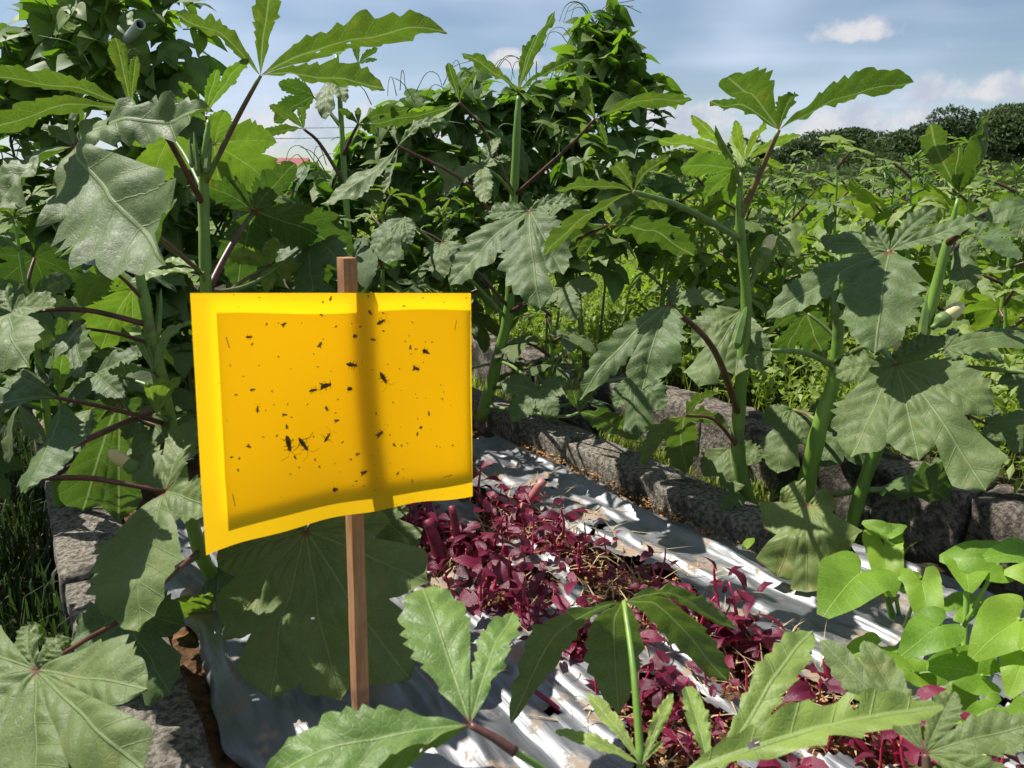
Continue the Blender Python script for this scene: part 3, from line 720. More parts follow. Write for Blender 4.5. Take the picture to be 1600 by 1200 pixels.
# insects: crop pixel (crop scale .3666, origin 290,440), length px (photo), angle deg, kind
INS = [(268, 236, 10, 0, 'b', 'small dark insect beside the upper left staple of the yellow trap'), (418, 182, 9, 30, 'w', 'small winged insect at the upper left of the trap, right of the staple'), (578, 142, 7, -40, 'b', 'tiny dark fly near the top centre of the trap, left of the stake shadow'),
       (617, 74, 9, 70, 'b', 'slim dark insect in the top border strip of the trap'), (785, 130, 10, -50, 'b', 'slim insect in the stake shadow just below the top border'), (829, 174, 17, 25, 'l', 'elongated dark insect with feelers high in the stake shadow'),
       (720, 232, 8, 0, 'r', 'round black beetle on the left edge of the stake shadow'), (797, 247, 10, -10, 'l', 'thin brown insect below the feelered one in the stake shadow'), (572, 270, 10, 60, 'w', 'winged brown gnat above the centre left of the trap'),
       (704, 354, 20, -12, 'l', 'long dark beetle with a trailing feeler left of the stake shadow'), (840, 406, 23, -58, 'l', 'large slanted dark beetle on the right edge of the stake shadow'), (540, 464, 14, 8, 'l', 'brown insect lying left beside the biggest fly at the trap centre'),
       (594, 444, 19, 12, 'w', 'bulky black fly with spread legs at the trap centre'), (697, 457, 9, 5, 'r', 'small round beetle right of the bulky black fly'), (957, 280, 8, 80, 'w', 'leftmost dark gnat of the cluster at the upper right'),
       (1018, 296, 11, -25, 'r', 'black beetle in the cluster at the upper right of the trap'), (1033, 303, 8, -40, 'b', 'small dark fly touching the black beetle at the upper right'), (980, 370, 14, -20, 'w', 'long legged insect under the cluster at the upper right'),
       (283, 461, 9, 5, 'b', 'small brown insect in the left middle of the trap'), (306, 547, 11, 88, 'l', 'thin upright brown insect below the left middle'), (421, 567, 8, -10, 'w', 'tiny winged insect above the pair of large beetles'),
       (431, 618, 8, 100, 'w', 'small fly directly above the left large beetle'), (437, 684, 27, -78, 'l', 'large dark brown beetle, left of the big pair at lower left'), (498, 688, 27, -56, 'g', 'large slanted cricket with long hind legs, right of the big pair'),
       (466, 748, 8, -60, 'b', 'small dark fly just under the large left beetle'), (601, 668, 17, 55, 'g', 'brown insect with bent legs right of the slanted cricket'), (600, 540, 10, -60, 'b', 'slim grey insect above the centre of the trap'),
       (643, 592, 9, 5, 'w', 'small winged brown insect in the middle of the trap'), (826, 650, 14, 35, 'w', 'dark winged fly on the lower stake shadow'), (888, 695, 9, -50, 'b', 'small brown insect right of the lower stake shadow'),
       (733, 735, 8, 10, 'w', 'tiny winged insect left of the lower stake shadow'), (758, 814, 12, 15, 'w', 'dark fly low on the left edge of the stake shadow'), (635, 886, 9, 0, 'r', 'round black beetle with legs near the bottom of the trap'),
       (987, 650, 8, 80, 'b', 'small dark upright beetle in the lower right of the trap'), (1001, 622, 6, 20, 'r', 'tiny black beetle above the upright one at lower right'), (1036, 562, 8, 95, 'w', 'tiny gnat in the right middle of the trap'),
       (903, 818, 8, 40, 'b', 'tiny brown insect low right of the stake shadow'), (269, 702, 8, -40, 'w', 'tiny pale brown gnat at the lower left')]
def ell(c, rx, ry, rz, ang, n=8, m=5):
    V = []; ca, sa = math.cos(ang), math.sin(ang)
    for i in range(m + 1):
        t = -1 + 2 * i / m; k = math.sqrt(max(0, 1 - t * t)) + .02
        for j in range(n):
            a = 2 * math.pi * j / n; x, y, z = t * rx, k * ry * math.cos(a), abs(k * rz * math.sin(a)) * (1 if math.sin(a) > 0 else -.1); V.append((c[0] + x * ca - y * sa, c[1] + x * sa + y * ca, z))
    Fc = [(i * n + j, i * n + (j + 1) % n, (i + 1) * n + (j + 1) % n, (i + 1) * n + j) for i in range(m) for j in range(n)]
    return V, Fc
def join(parts):
    V = []; Fc = []
    for v, f in parts: b = len(V); V += [tuple(x) for x in v]; Fc += [tuple(i + b for i in q) for q in f]
    return V, Fc
MC = Matrix(((CU[0], CV[0], CN[0], 0), (CU[1], CV[1], CN[1], 0), (CU[2], CV[2], CN[2], 0), (0, 0, 0, 1)))
ri = random.Random(3)
for (cx, cy, ln, ang, kd, lab) in INS:
    ln *= .88
    px, py = 290 + cx * .3666, 440 + cy * .3667; P = on_card(px, py, -.0003); d = .72; s = ln * d / F; a = math.radians(ang)
    e = empty('insect', P, lab, 'insect', 'dead insects on the yellow trap'); e.rotation_euler = MC.to_euler()
    wd = dict(b=.2, w=.22, l=.17, r=.42, g=.14)[kd]
    pr = [ell((0, 0), s * .5, s * wd, s * wd, a), ell((math.cos(a) * s * .5, math.sin(a) * s * .5), s * .14, s * wd * .75, s * wd * .7, a)]
    V, Fc = join(pr); link('body', mesh('body', V, Fc, 'insect'), e)
    nl = 6 if ln > 8 else 3; lg = []
    for k in range(nl):
        sd = 1 if k % 2 else -1; b = -.25 + .28 * (k // 2); x0 = (math.cos(a) * b * s, math.sin(a) * b * s, s * .05)
        la = a + sd * (1.2 + ri.uniform(-.5, .5)); l1 = s * (wd + ri.uniform(.02, .14)) * (2.2 if kd == 'g' and k < 2 else 1); la2 = la + sd * ri.uniform(.3, 1.1)
        x1 = (x0[0] + math.cos(la) * l1, x0[1] + math.sin(la) * l1, s * .08); x2 = (x1[0] + math.cos(la2) * l1 * .8, x1[1] + math.sin(la2) * l1 * .8, .0001)
        lg.append(tube([x0, x1, x2], [s * .035, s * .03, s * .015], 4))
    if kd in 'lg': 
        for sd in (-1, 1): lg.append(tube([(math.cos(a) * s * .6, math.sin(a) * s * .6, .0003), (math.cos(a + sd * .25) * s * 1.0, math.sin(a + sd * .25) * s * 1.0, .0003), (math.cos(a + sd * .6) * s * 1.25, math.sin(a + sd * .6) * s * 1.25, .0002)], [s * .012] * 3, 4))
    V, Fc = join(lg); o = link('legs', mesh('legs', V, Fc, 'insect'), e); o['kind'] = 'stuff'
    if kd == 'w':
        for sd in (-1, 1):
            wa = a + math.pi + sd * ri.uniform(.3, .8); wl = s * .75
            V = [(0, 0, s * .2), (math.cos(wa + .25) * wl * .6, math.sin(wa + .25) * wl * .6, s * .1), (math.cos(wa) * wl, math.sin(wa) * wl, s * .03), (math.cos(wa - .25) * wl * .6, math.sin(wa - .25) * wl * .6, s * .12)]
            link('wing', mesh('wing', V, [(0, 1, 2, 3)], 'insect_wing'), e)
SPK = [mesh('gnat', *join([ell((0, 0), 1, .6, .5, 0, 6, 4), ell((.9, .1), .4, .4, .35, 0, 5, 3)]), 'insect')]
SPK.append(mesh('gnat', *join([ell((0, 0), .8, .75, .5, 0, 6, 4), ([(0, 0, .3), (-1.4, .5, .2), (-1.7, 0, .1), (-1.1, -.2, .2)], [(0, 1, 2, 3)])]), 'insect'))
SPL = [(222, 108), (313, 68), (345, 182), (396, 177), (283, 267), (397, 321), (313, 358), (448, 372), (142, 432), (245, 404), (216, 482), (368, 466), (435, 522), (378, 524), (176, 590), (452, 578), (340, 548), (545, 308), (587, 246), (495, 176), (640, 192), (708, 180), (744, 192), (700, 92), (585, 88), (778, 60), (842, 134), (842, 210), (930, 104), (965, 172), (1100, 88), (1010, 70), (950, 230), (1022, 256), (1050, 258), (980, 288), (1012, 345), (935, 255), (960, 308), (862, 352), (798, 376), (912, 371), (918, 463), (883, 514), (980, 480), (985, 496), (1024, 497), (1088, 440), (1094, 500), (1100, 470), (1100, 510), (1130, 530), (988, 585), (812, 564), (640, 560), (650, 502), (520, 522), (563, 362), (620, 382), (790, 616), (848, 610), (862, 612), (916, 620), (870, 655), (945, 690), (920, 698), (1138, 698), (820, 716), (668, 685), (545, 660), (388, 658), (195, 748), (228, 754), (224, 804), (446, 820), (484, 792), (552, 760), (570, 788), (637, 774), (705, 758), (660, 812), (790, 742), (805, 780), (872, 772), (815, 838), (850, 850), (926, 800), (928, 836), (965, 848), (966, 860), (757, 872), (712, 868), (806, 888), (408, 918), (860, 965), (898, 948), (330, 662), (190, 358), (728, 850), (1070, 702), (1085, 706), (1045, 632), (205, 55), (470, 80), (1195, 70)]
for i, (cx, cy) in enumerate(SPL):
    P = on_card(290 + cx * .3666, 440 + cy * .3667, -.0002); s = ri.choice([.0006, .0008, .001, .0013])
    o = link('gnat', SPK[i % 2], None, M=Matrix.Translation(Vector(P)) @ MC @ Matrix.Rotation(ri.uniform(0, 6.28), 4, 'Z') @ Matrix.Scale(s, 4))
    tag(o, 'tiny dark gnat, a mere speck stuck on the yellow trap', 'gnat', 'gnat specks on the yellow trap')

# ------------------------------------------------------------------ okra plants placed one by one
A = hero('okra_plant', 'tall okra plant behind the upper left of the yellow trap', [(345, 905, 1.46), (338, 760, 1.42), (328, 620, 1.34), (322, 460, 1.27), (318, 300, 1.25), (322, 230, 1.23), (326, 188, 1.23)], [10, 10, 10, 9.5, 8.5, 6, 3])
leaf(A, (407, 118), 1.17, 'U', [(275, 12), (432, -48), (697, 44), (601, 140)], [(368, 190, 1.2), (318, 285, 1.24)], W=[.12, .13, .15, .15], amp=.3, keel=.25, pmat='petiole_green', pr=4.4)
leaf(A, (205, 168), 1.09, 'U', [(-45, 208), (-48, 112), (180, 60), (214, 92)], [(255, 205, 1.14), (312, 305, 1.24)], W=[.13, .13, .15, .11], pmat='petiole_red', pr=5)
leaf(A, (118, 228), 1.07, 'S', [(-45, 350), (107, 182), (338, 178), (272, 420)], [(170, 300, 1.12), (312, 420, 1.26)], W=[.36, .40, .18, .44], arch=.05, keel=.14, wav=.04, pr=4, amp=.34, teeth=11)
leaf(A, (397, 330), 1.38, 'T', [(315, 290), (462, 258), (552, 402), (372, 452)], [(368, 440, 1.33)], W=.34, pmat='petiole_red', pr=5)
leaf(A, (268, 212), 1.37, 'T', [(203, 222), (235, 290), (300, 268)], [(310, 292, 1.26)], W=.42, mat='okra_young')
leaf(A, (335, 225), 1.4, 'T', [(352, 175), (432, 222), (432, 296), (345, 305)], [(325, 240, 1.25)], W=.42, mat='okra_young')
leaf(A, (318, 425), 1.25, 'F', [(203, 443), (255, 408)], [(330, 440, 1.27)], W=.2, mat='okra_young')
leaf(A, (322, 180), 1.23, 'U', [(280, 128), (340, 110), (388, 90)], None, W=.15, mat='okra_young')
leaf(A, (322, 190), 1.22, 'T', [(255, 150), (295, 140)], None, W=.15, mat='okra_young')
leaf(A, (422, 415), 1.43, 'T', [(358, 398), (430, 372), (487, 440), (418, 458)], [(388, 462, 1.35)], W=.34, mat='okra_young', pmat='petiole_red')
leaf(A, (492, 372), 1.56, 'S', [(432, 432), (488, 462), (540, 418), (520, 360)], [(400, 440, 1.37)], W=.42)
leaf(A, (420, 575), 1.0, 'F', [(322, 590), (360, 650), (450, 660), (510, 600), (440, 520)], [(340, 640, 1.34)], W=.5)  # this and the next two: unseen leaves added to shade the big leaf below
leaf(A, (400, 680), 1.02, 'F', [(335, 690), (370, 750), (450, 760), (520, 700), (450, 630)], [(335, 740, 1.36)], W=.5)
leaf(A, (540, 620), 1.02, 'F', [(470, 640), (520, 700), (620, 690), (640, 610), (560, 560)], [(470, 640, 1.2), (332, 700, 1.36)], W=.5)
for p in (((310, 275), (303, 205), 5), ((322, 270), (330, 215), 6), ((300, 262), (296, 215), 4)): pod(A, p[0], p[1], 1.23, p[2])

B = hero('okra_plant', 'lower okra plant left of the yellow trap, above the kerb', [(352, 918, 1.21), (315, 868, 1.17), (278, 720, 1.13), (250, 590, 1.09), (226, 470, 1.07), (208, 372, 1.06)], [11, 11, 11, 11, 9, 5])
leaf(B, (167, 415), 1.01, 'T', [(130, 482), (158, 400), (206, 422)], [(222, 462, 1.07)], W=.38, mat='okra_young', pmat='petiole_red')
leaf(B, (208, 452), 1.15, 'T', [(148, 440), (158, 545), (208, 522)], [(228, 480, 1.09)], W=.46, mat='okra_young')
leaf(B, (18, 488), 0.989, 'S', [(18, 455), (85, 480), (46, 574), (-40, 600)], [(130, 484, 1.03), (232, 502, 1.08)], W=.5, pmat='petiole_red', pr=4.5)
leaf(B, (92, 622), 0.92, 'S', [(-50, 648), (18, 585), (54, 566), (42, 762)], [(180, 640, 0.989), (246, 662, 1.09)], W=[.26, .3, .3, .42], pmat='petiole_red', pr=4.5, keel=.2)
leaf(B, (92, 622), 0.908, 'T', [(98, 556)], None, W=.2, mat='okra_young')
leaf(B, (188, 622), 1.12, 'T', [(118, 690), (130, 802), (186, 816), (232, 712)], [(215, 655, 1.09), (258, 668, 1.1)], W=.44, mat='okra', pmat='petiole_red')
leaf(B, (140, 640), 1.07, 'S', [(98, 690), (124, 706), (150, 636)], None, W=.45)
leaf(B, (230, 640), 1.15, 'S', [(200, 690), (215, 712), (262, 690)], None, W=.5)
leaf(B, (258, 768), 0.943, 'S', [(215, 694), (312, 655), (345, 800), (214, 986)], [(150, 748, 0.92), (50, 732, 0.874)], W=[.42, .45, .42, .40], pmat='petiole_red', pr=5, arch=.05, wav=.035)
leaf(B, (58, 1047), 0.713, 'S', [(-70, 1005), (46, 978), (112, 998), (232, 1078), (222, 1200), (70, 1270), (-70, 1180)], [(130, 1002, 0.782), (205, 955, 0.897), (300, 860, 1.15)], W=.42, pmat='petiole_red', pr=5, arch=.04, keel=.05, lim=.3)
leaf(B, (200, 955), 0.977, 'S2', [(185, 862), (118, 1000), (190, 1062), (272, 1085), (285, 975)], [(310, 868, 1.15)], W=.5, wav=.06)
leaf(B, (240, 582), 1.03, 'F', [(170, 582), (216, 505), (228, 540), (298, 494)], [(252, 596, 1.08)], W=.18, mat='okra_young')
leaf(B, (245, 648), 1.03, 'T', [(230, 598), (252, 586), (282, 588)], [(258, 665, 1.09)], W=.16, mat='okra_young')
leaf(B, (122, 512), 1.06, 'S', [(84, 560), (100, 604), (132, 590)], [(235, 530, 1.09)], W=.42)
leaf(B, (150, 585), 1.15, 'S', [(120, 600), (190, 620), (220, 560)], [(250, 600, 1.1)], W=.4)
leaf(B, (330, 958), 1.13, 'T', [(252, 962), (278, 932), (312, 930)], [(345, 905, 1.21)], W=.4, mat='okra_young', pmat='petiole_red')
leaf(B, (345, 880), 1.2, 'S2', [(300, 985), (275, 995), (345, 990)], None, W=.36)
bud(B, (215, 735), (168, 704), 0.989, 11)
pod(B, (236, 520), (222, 440), 1.08, 7); pod(B, (245, 530), (252, 450), 1.08, 6)

K = hero('okra_plant', 'short okra plant whose huge dark leaf spreads under the trap', [(600, 1000, 1.16), (560, 900, 1.12), (500, 800, 1.08), (470, 720, 1.04)], [8, 7, 6, 4])
leaf(K, (478, 828), .98, (-.15, -.75, .64), [(420, 800), (342, 880), (352, 1000), (425, 1092), (528, 1092), (640, 1062), (670, 912), (610, 815)], [(470, 760, 1.02)], W=.36, arch=.07, keel=.12, lim=.25, wav=.045, quilt=.02, amp=.22)
leaf(K, (588, 800), 1.08, 'S2', [(560, 840), (655, 860), (640, 800)], None, W=.4)
leaf(K, (630, 960), 1.12, 'S2', [(590, 1010), (655, 1072), (668, 990)], None, W=.45)

C = hero('okra_plant', 'tall okra with a pale bud and leaf against the sky, right of centre', [(1205, 872, 1.55), (1172, 790, 1.48), (1153, 700, 1.44), (1160, 570, 1.40), (1166, 470, 1.38), (1156, 345, 1.34), (1158, 270, 1.32)], [13, 11, 11, 9.5, 8.5, 7, 3])
leaf(C, (1217, 203), 1.25, 'U', [(1108, 156), (1137, 120), (1242, 154), (1428, 128)], [(1190, 265, 1.29), (1157, 335, 1.335)], W=[.16, .40, .32, .23], amp=.30, keel=.28, pmat='petiole_green', pr=4.8)
leaf(C, (990, 300), 1.15, 'U', [(852, 402), (868, 300), (958, 258), (1048, 243), (1042, 335)], [(1070, 325, 1.22), (1152, 362, 1.34)], W=[.17, .17, .28, .18, .30], pmat='petiole_green', pr=5.5)
leaf(C, (1045, 475), 1.13, 'S2', [(904, 624), (1003, 606), (1136, 464), (1062, 440)], [(1115, 545, 1.25), (1195, 640, 1.42)], W=[.13, .40, .28, .28], pmat='petiole_red', pr=6)
leaf(C, (1072, 650), 1.33, 'T', [(1004, 728), (1072, 738), (1135, 668), (1124, 610)], [(1116, 656, 1.36), (1150, 690, 1.44)], W=.34, pmat='petiole_red')
leaf(C, (1262, 788), 1.22, (-.3, -.62, .72), [(1222, 764), (1194, 825), (1214, 902), (1260, 926), (1304, 908), (1326, 860), (1308, 792)], [(1225, 775, 1.38), (1172, 800, 1.48)], W=.62, mat='okra_old', wav=.06, arch=.14, amp=.1)
leaf(C, (1160, 485), 1.45, 'S2', [(1082, 540), (1092, 606), (1150, 590)], [(1165, 440, 1.38)], W=.4)
leaf(C, (1148, 250), 1.3, 'U', [(1030, 222), (1083, 184), (1118, 196), (1135, 305)], [(1158, 285, 1.32)], W=.16, mat='okra_young')
leaf(C, (1150, 265), 1.33, 'T', [(1065, 262), (1100, 312), (1140, 320)], None, W=.3, mat='okra_young')
leaf(C, (1165, 252), 1.33, 'T', [(1150, 190), (1200, 190), (1252, 212), (1225, 262)], None, W=.15, mat='okra_young')
leaf(C, (1158, 262), 1.31, 'F', [(1120, 240), (1150, 215), (1185, 225), (1200, 250)], None, W=.2, mat='okra_young')
leaf(C, (1145, 770), 1.42, 'S', [(1138, 752), (1160, 790), (1130, 802)], [(1170, 790, 1.47)], W=.4)
leaf(C, (1195, 905), 1.42, 'S2', [(1150, 890), (1170, 960), (1232, 965), (1250, 920)], [(1200, 860, 1.53)], W=.45)
leaf(C, (1140, 700), 1.5, 'S2', [(1100, 745), (1150, 770), (1190, 720)], None, W=.45)
bud(C, (1192, 402), (1208, 366), 1.36, 10)
stalk('flower_stalk', [at(1192, 402, 1.36), at(1180, 425, 1.37), at(1168, 455, 1.38)], [.005, .006], 'stem', C)
pod(C, (1150, 545), (1168, 472), 1.375, 8)

Dp = hero('okra_plant', 'okra with a broad five-lobed leaf at the right, cream buds beside it', [(1252, 790, 1.52), (1280, 670, 1.45), (1303, 590, 1.42), (1312, 490, 1.38), (1322, 425, 1.35)], [14, 12.5, 10, 8.5, 5])
leaf(Dp, (1390, 393), 1.15, 'S', [(1196, 499), (1282, 374), (1356, 350), (1464, 323), (1542, 345), (1368, 555)], [(1350, 430, 1.25), (1316, 480, 1.37)], W=[.17, .32, .26, .19, .17, .38], arch=.05, pr=5.5)
leaf(Dp, (1400, 568), 1.1, 'S', [(1302, 592), (1330, 716), (1436, 720), (1540, 762), (1550, 650), (1476, 524)], [(1360, 540, 1.2), (1312, 560, 1.4)], W=.36, arch=.05, pr=5.5)
leaf(Dp, (1490, 788), 1.40, 'T', [(1415, 762), (1425, 855), (1522, 858), (1535, 785)], [(1380, 765, 1.42), (1265, 772, 1.5)], W=.4, pmat='petiole_green', pr=5)
leaf(Dp, (1262, 490), 1.42, 'T', [(1200, 520), (1225, 570), (1290, 560)], [(1300, 520, 1.4)], W=.36)
leaf(Dp, (1330, 640), 1.52, 'S2', [(1262, 650), (1282, 730), (1350, 730), (1400, 680)], [(1290, 640, 1.45)], W=.42)
leaf(Dp, (1240, 640), 1.55, 'S2', [(1190, 660), (1215, 740), (1270, 700)], [(1285, 650, 1.45)], W=.42)
leaf(Dp, (1205, 548), 1.2, 'S2', [(1175, 520), (1180, 580)], [(1260, 552, 1.25), (1312, 572, 1.4)], W=.3, pmat='petiole_green', pr=5)
leaf(Dp, (1320, 420), 1.36, 'F', [(1270, 380), (1330, 350), (1380, 420)], None, W=.22, mat='okra_young')
pod(Dp, (1308, 500), (1300, 425), 1.37, 9); pod(Dp, (1330, 448), (1335, 405), 1.34, 8)
bud(Dp, (1402, 560), (1406, 530), 1.12, 8)

Dq = hero('okra_plant', 'slender okra at the right edge with a cream bud and upright top leaves', [(1318, 862, 1.48), (1360, 725, 1.42), (1432, 555, 1.36), (1475, 400, 1.32), (1497, 310, 1.30)], [10, 10, 9, 7.5, 2.5])
leaf(Dq, (1500, 302), 1.28, 'T', [(1454, 194), (1500, 230), (1553, 178), (1478, 296)], None, W=.16)
leaf(Dq, (1492, 378), 1.36, 'S2', [(1478, 402), (1512, 454), (1530, 400)], [(1478, 385, 1.33)], W=.42)
leaf(Dq, (1497, 305), 1.29, 'U', [(1500, 270), (1535, 270), (1520, 300)], None, W=.2, mat='okra_young')
leaf(Dq, (1612, 318), 1.1, 'S2', [(1540, 345), (1590, 372), (1640, 300)], [(1535, 338, 1.22), (1485, 372, 1.32)], W=.4, pmat='petiole_red', pr=6)
leaf(Dq, (1475, 545), 1.3, 'F', [(1495, 515), (1612, 528), (1570, 565), (1500, 575)], [(1435, 555, 1.36)], W=.3)
leaf(Dq, (1625, 585), 1.25, 'S', [(1560, 600), (1600, 640), (1650, 620)], [(1550, 577, 1.28), (1440, 560, 1.36)], W=.35, pmat='petiole_green', pr=4.4)
leaf(Dq, (1540, 662), 1.35, 'S2', [(1562, 640), (1640, 655), (1610, 705), (1560, 700)], [(1420, 600, 1.38)], W=.35)
leaf(Dq, (1525, 370), 1.4, 'F', [(1540, 350), (1612, 375), (1590, 410)], [(1480, 395, 1.33)], W=.34)
bud(Dq, (1466, 505), (1506, 474), 1.33, 12); pod(Dq, (1440, 535), (1452, 450), 1.34, 8)

# foreground leaves along the bottom edge
E1 = hero('okra_plant', 'young okra in the near foreground, bright leaf in front of the stake foot', [(1010, 1500, .50), (940, 1290, .52), (860, 1212, .53), (800, 1172, .52)], [8, 7, 6, 5])
leaf(E1, (735, 1133), .52, 'F', [(408, 1212), (660, 918), (802, 950)], [(800, 1172, .52)], W=[.19, .30, .19], mat='okra_young', arch=.07, keel=.1, pmat='petiole_red', pr=8, lim=.3)
leaf(E1, (737, 1133), .52, 'S', [(515, 1225)], None, W=.2, mat='okra_young')
F1 = hero('okra_plant', 'small okra in front with an umbrella-like drooping leaf over the red seedlings', [(1010, 1420, .60), (1004, 1300, .60), (1002, 1196, .60)], [9, 8, 7])
leaf(F1, (975, 940), .68, 'T2', [(798, 1124), (965, 1105), (1136, 1062), (1152, 985)], [(990, 1050, .63), (1003, 1196, .60)], W=[.15, .36, .20, .12], mat='okra', arch=.16, lim=.15, pmat='stem', pr=5.5)
leaf(F1, (1003, 1196), .56, 'F', [(866, 1143), (917, 1083), (1051, 1084), (1036, 1158)], None, W=.10, mat='okra_young', keel=.3)
H1 = hero('okra_plant', 'young okra at the bottom edge with long narrow serrated leaves', [(1120, 1450, .53), (1116, 1330, .53), (1113, 1228, .53)], [8, 7, 6])
leaf(H1, (1113, 1225), .52, 'F', [(1072, 1068), (1270, 984)], None, W=[.13, .13], mat='okra_young', keel=.25, amp=.3)
leaf(H1, (1040, 1222), .50, 'F', [(1476, 1104)], [(1113, 1228, .53)], W=.10, mat='okra_young', keel=.3, amp=.35, teeth=7)
I1 = hero('okra_plant', 'dark blue green okra leaves in the bottom right corner', [(1500, 1500, .56), (1470, 1330, .57), (1448, 1220, .58)], [8, 7, 6])
leaf(I1, (1446, 1178), .58, 'S', [(1282, 1002), (1350, 1002), (1492, 1080), (1625, 1130), (1600, 1240)], [(1448, 1220, .58)], W=[.14, .17, .24, .22, .24], pmat='petiole_red', pr=8, lim=.25)
leaf(I1, (1448, 1200), .58, 'S', [(1400, 1250), (1470, 1290), (1560, 1270)], None, W=.3)

# middle row behind the trap
J = hero('okra_plant', 'okra with a large pale hanging leaf just right of the trap', [(752, 655, 1.95), (775, 570, 1.9), (795, 480, 1.85), (802, 330, 1.8), (808, 200, 1.75), (810, 150, 1.74)], [10, 9, 8, 7, 6, 3])
leaf(J, (810, 145), 1.7, 'U', [(722, 84), (838, 60), (866, 18), (893, 92), (852, 172)], None, W=.11)
leaf(J, (718, 160), 1.6, 'U', [(576, 188), (640, 215), (700, 98), (743, 108)], [(760, 210, 1.66), (800, 290, 1.78)], W=.13, pmat='petiole_red')
leaf(J, (930, 185), 1.6, 'U', [(872, 158), (905, 122), (1082, 158), (948, 222)], [(890, 228, 1.66), (805, 300, 1.79)], W=.15, pmat='petiole_red')
leaf(J, (622, 228), 1.5, 'S2', [(500, 318), (600, 302), (614, 194), (692, 184)], [(730, 288, 1.6), (800, 370, 1.8)], W=.2, pmat='petiole_red')
leaf(J, (828, 330), 1.45, 'S2', [(704, 448), (752, 338), (905, 318), (882, 432), (845, 484)], [(815, 390, 1.6), (798, 450, 1.83)], W=[.24, .3, .3, .32, .36])
leaf(J, (632, 340), 1.6, 'S2', [(584, 396), (608, 414), (642, 382)], [(700, 400, 1.7), (790, 490, 1.85)], W=.4)
leaf(J, (950, 352), 1.6, 'U', [(865, 398), (905, 400), (1085, 402), (1030, 330)], [(880, 385, 1.7), (802, 420, 1.82)], W=.3)
leaf(J, (755, 260), 1.6, 'S2', [(690, 300), (760, 320), (800, 250), (780, 215)], [(802, 300, 1.8)], W=.3)
leaf(J, (690, 380), 1.65, 'S2', [(660, 400), (690, 440), (735, 420), (720, 360)], [(795, 470, 1.85)], W=.36)
leaf(J, (880, 450), 1.7, 'S2', [(840, 480), (900, 500), (935, 450)], [(795, 480, 1.85)], W=.36)
leaf(J, (840, 610), 1.6, 'S2', [(785, 600), (800, 660), (870, 650), (895, 605)], [(780, 560, 1.88)], W=.4)
leaf(J, (905, 645), 1.5, 'T', [(895, 595), (940, 615), (1000, 690)], [(870, 650, 1.6), (765, 630, 1.93)], W=.3)
leaf(J, (990, 590), 1.55, 'S2', [(965, 640), (1000, 685), (1040, 640)], [(900, 600, 1.7), (770, 600, 1.92)], W=.4)
Np = hero('okra_plant', 'far okra top poking up between the long serrated leaf and the wires', [(548, 430, 2.0), (540, 300, 2.0), (532, 170, 1.98), (526, 85, 1.97)], [6, 5, 4, 3])
leaf(Np, (528, 118), 1.95, 'S2', [(490, 122), (508, 185), (540, 160)], None, W=.34)
leaf(Np, (475, 202), 1.9, 'U', [(400, 216), (422, 164), (470, 168)], [(500, 225, 1.95), (538, 280, 2.0)], W=.22)
leaf(Np, (560, 194), 1.9, 'U', [(530, 172), (560, 170), (640, 172), (590, 215)], [(535, 235, 2.0)], W=.24, pmat='petiole_red')
leaf(Np, (490, 150), 2.0, 'T', [(435, 130), (428, 190), (470, 175)], [(532, 190, 1.98)], W=.3)
leaf(Np, (560, 100), 1.95, 'U', [(555, 68), (590, 75), (590, 95)], [(530, 130, 1.97)], W=.2)
leaf(Np, (528, 88), 1.96, 'U', [(510, 72), (528, 60), (545, 72)], None, W=.2, mat='okra_young')

# ------------------------------------------------------------------ further okra plants from shared leaf blades
def blade_mesh(seed, mat, narrow=False):
    rg = np.random.default_rng(seed); an = np.radians([-112, -55, 0, 55, 112]) + rg.normal(0, .08, 5); ln = np.array([.62, .86, 1, .86, .62]) * rg.uniform(.85, 1.1, 5)
    T = np.stack([np.cos(an) * ln, np.sin(an) * ln, -.12 * ln ** 2 * rg.uniform(.2, 2, 5)], 1)
    V, Fc, uv = palmate(T, W=.15 if narrow else .28, nt=18, ns=2, seed=seed, teeth=7, holes=0, arch=.09)
    return mesh('leaf', V, Fc, mat, uv)
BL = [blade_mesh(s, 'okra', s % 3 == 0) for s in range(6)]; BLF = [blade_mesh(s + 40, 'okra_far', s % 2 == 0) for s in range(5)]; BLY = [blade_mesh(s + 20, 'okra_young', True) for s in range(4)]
def lookat(P, out, down, roll, s):
    """blade frame: x outwards and down, z up"""
    x = Vector((math.cos(out) * math.cos(down), math.sin(out) * math.cos(down), -math.sin(down))); z = Vector((0, 0, 1)); y = z.cross(x).normalized(); z = x.cross(y)
    R = Matrix((x, y, z)).transposed().to_4x4(); return Matrix.Translation(Vector(P)) @ R @ Matrix.Rotation(roll, 4, 'X') @ Matrix.Scale(s, 4)
